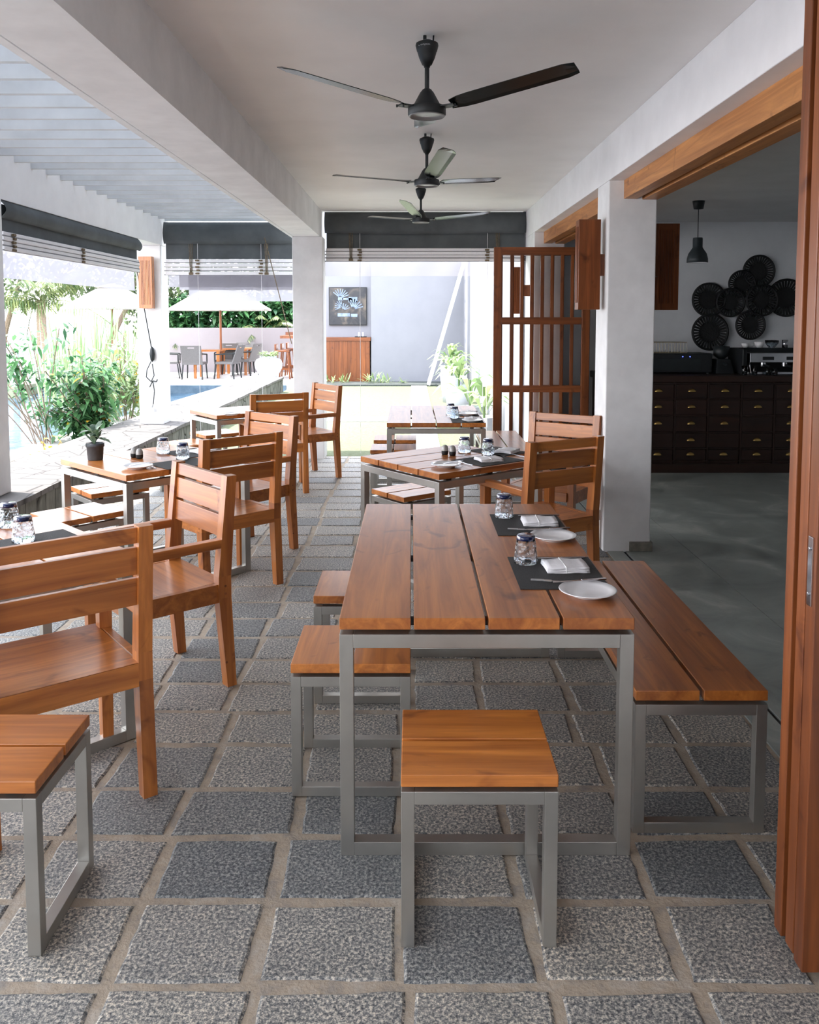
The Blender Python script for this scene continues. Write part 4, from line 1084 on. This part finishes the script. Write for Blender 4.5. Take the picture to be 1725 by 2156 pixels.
bush('shrub', 'pale leafy shrub right behind the green one, next to the pillar', 'shrub', -4.45, 13.0, -.05, 14, 700, .17, .06, 'leafpale', 12, .5, 1.55, (.0, 0), yel=.05)
bush('shrub', 'small yellow-tinged plant at the foot of the green shrub', 'shrub', -3.93, 9.2, -.05, 7, 90, .16, .05, 'leafyel', 15, .2, .38)
# reeds
t = thing('reeds', 'tall thin reeds standing at the pool edge in the left bay', 'reeds', (-6.4, 17.0, -.3)); mb = MB(); r_ = random.Random(21)
for i in range(150):
    x, y_ = r_.uniform(-.9, .7), r_.uniform(-.8, .8); h = r_.uniform(1.2, 2.5)
    mb.leaf((x, y_, 0), (r_.gauss(0, .12), r_.gauss(0, .12), 1), h, .03, 0, Vector((0, 1, 0)))
mb.build('blades', M['leafpale'], t)
# white garden railing by the pool
t = thing('garden_railing', 'white post and rail fence beyond the pool behind the shrub', 'fence', (-8.6, 19.2, .12))
for x in (-1.2, -.4, .4, 1.2): MB().bx(x - .06, x + .06, -.06, .06, -.4, .95).build('post', M['urn'], t)
mb = MB(); mb.bx(-1.6, 1.6, -.03, .03, .75, .85); mb.bx(-1.6, 1.6, -.03, .03, .35, .43)
for i in range(24): mb.bx(-1.55 + i * .13, -1.52 + i * .13, -.015, .015, .1, .75)
mb.build('rail', M['urn'], t)
# trees
def tree(label, x, y, h, cr, cz, n, seed, mat='leaftree', lean=(0, 0), L=.28, tr=.12):
    t = thing('tree', label, 'tree', (x, y, -.3), 0, 'trees beyond the terrace and pool'); r_ = random.Random(seed)
    pts = [Vector((lean[0] * u + .1 * math.sin(u * 5 + seed), lean[1] * u, h * u)) for u in [k / 6 for k in range(7)]]
    mb = MB()
    for k, (p, q) in enumerate(zip(pts, pts[1:])): mb.cyl(p, q, tr * (1 - k * .09), tr * (1 - (k + 1) * .09), 8)
    mb.build('trunk', M['bark'], t)
    ml = MB(); c_ = pts[-1] + Vector((0, 0, cz * .2))
    for i in range(n):
        while True:
            v_ = Vector((r_.uniform(-1, 1), r_.uniform(-1, 1), r_.uniform(-1, 1)))
            if v_.length < 1: break
        p = c_ + Vector((v_.x * cr, v_.y * cr, v_.z * cz))
        ml.leaf(p, (r_.gauss(0, 1), r_.gauss(0, 1), r_.gauss(0, .6)), L * r_.uniform(.6, 1.2), L * .45, .3)
    ml.build('foliage', M[mat], t); return t
tree('dense tree above the terrace wall, left of the parasol top', -7.6, 27.5, 2.6, 2.0, 1.9, 1500, 31)
tree('dense tree above the terrace wall, behind the parasol', -5.6, 28.2, 2.4, 2.1, 2.0, 1600, 32)
tree('dense tree above the right end of the terrace wall', -3.6, 28.0, 2.6, 2.0, 2.2, 1600, 33)
tree('tall tree far left whose canopy hangs into the left bay', -12.2, 25.0, 3.1, 2.8, 1.1, 1700, 34, 'leaftree', (.6, 0))
tree('leaning tree left of the pillar behind the second parasol', -9.8, 26.5, 3.3, 2.6, 1.2, 1700, 35, 'leaftree', (1.2, 0))
tree('crooked double trunk tree at the far left of the pool', -11.7, 24.0, 3.9, 1.6, .8, 500, 36, 'leaftree', (-.7, 0))
mb = MB(); r_ = random.Random(44)
for i in range(5200):
    x = r_.uniform(-7.3, -3.2); mb.leaf((x, r_.uniform(-.4, .4), r_.uniform(.9, 2.3)), (r_.gauss(0, 1), r_.gauss(0, 1), r_.gauss(.2, .7)), .26, .12, .3)
o = mb.build('hedge', M['leaf'], loc=(0, 25.6, 0)); tag(o, 'dense dark hedge right behind the terrace wall', 'hedge')
def palm(label, x, y, z, h, nf, L, seed, trunk=True, lean=(0, 0)):
    t = thing('palm_tree', label, 'palm', (x, y, z), 0, 'palms in the garden'); r_ = random.Random(seed)
    top = Vector((lean[0], lean[1], h))
    if trunk:
        mb = MB(); N_ = 6
        for k in range(N_): 
            p = top * (k / N_); q = top * ((k + 1) / N_); mb.cyl(p, q, .17 - .01 * k, .165 - .01 * k, 10)
        mb.build('trunk', M['bark'], t)
    for f_ in range(nf):
        a = 2 * PI * f_ / nf + r_.uniform(-.3, .3); e_ = r_.uniform(.1, 1.1); d = Vector((math.cos(a) * math.cos(e_), math.sin(a) * math.cos(e_), math.sin(e_)))
        pts = [top + d * (L * u) - Vector((0, 0, L * .55 * u * u)) for u in [k / 10 for k in range(11)]]
        mb = MB().tube(pts, .012, 4)
        for k in range(1, 11):
            tang = (pts[k] - pts[k - 1]).normalized(); sdv = tang.cross(Vector((0, 0, 1))).normalized()
            for q in (0, .33, .66):
                p = pts[k - 1].lerp(pts[k], q)
                for s in (-1, 1): mb.leaf(p, sdv * s + tang * .6 - Vector((0, 0, .35)), L * .26 * (1.1 - k / 12), .035, .5)
        mb.build('frond', M['palmleaf'], t)
palm('young palm with upright fronds above the terrace wall near the inner pillar', -4.3, 25.6, .2, 1.1, 12, 1.5, 51)
palm('young palm behind the terrace wall beside the outer pillar', -6.9, 25.7, .2, 1.0, 10, 1.4, 52)
palm('coconut palm with drooping fronds at the left of the pool', -10.3, 23.6, -.3, 2.45, 13, 2.6, 53)
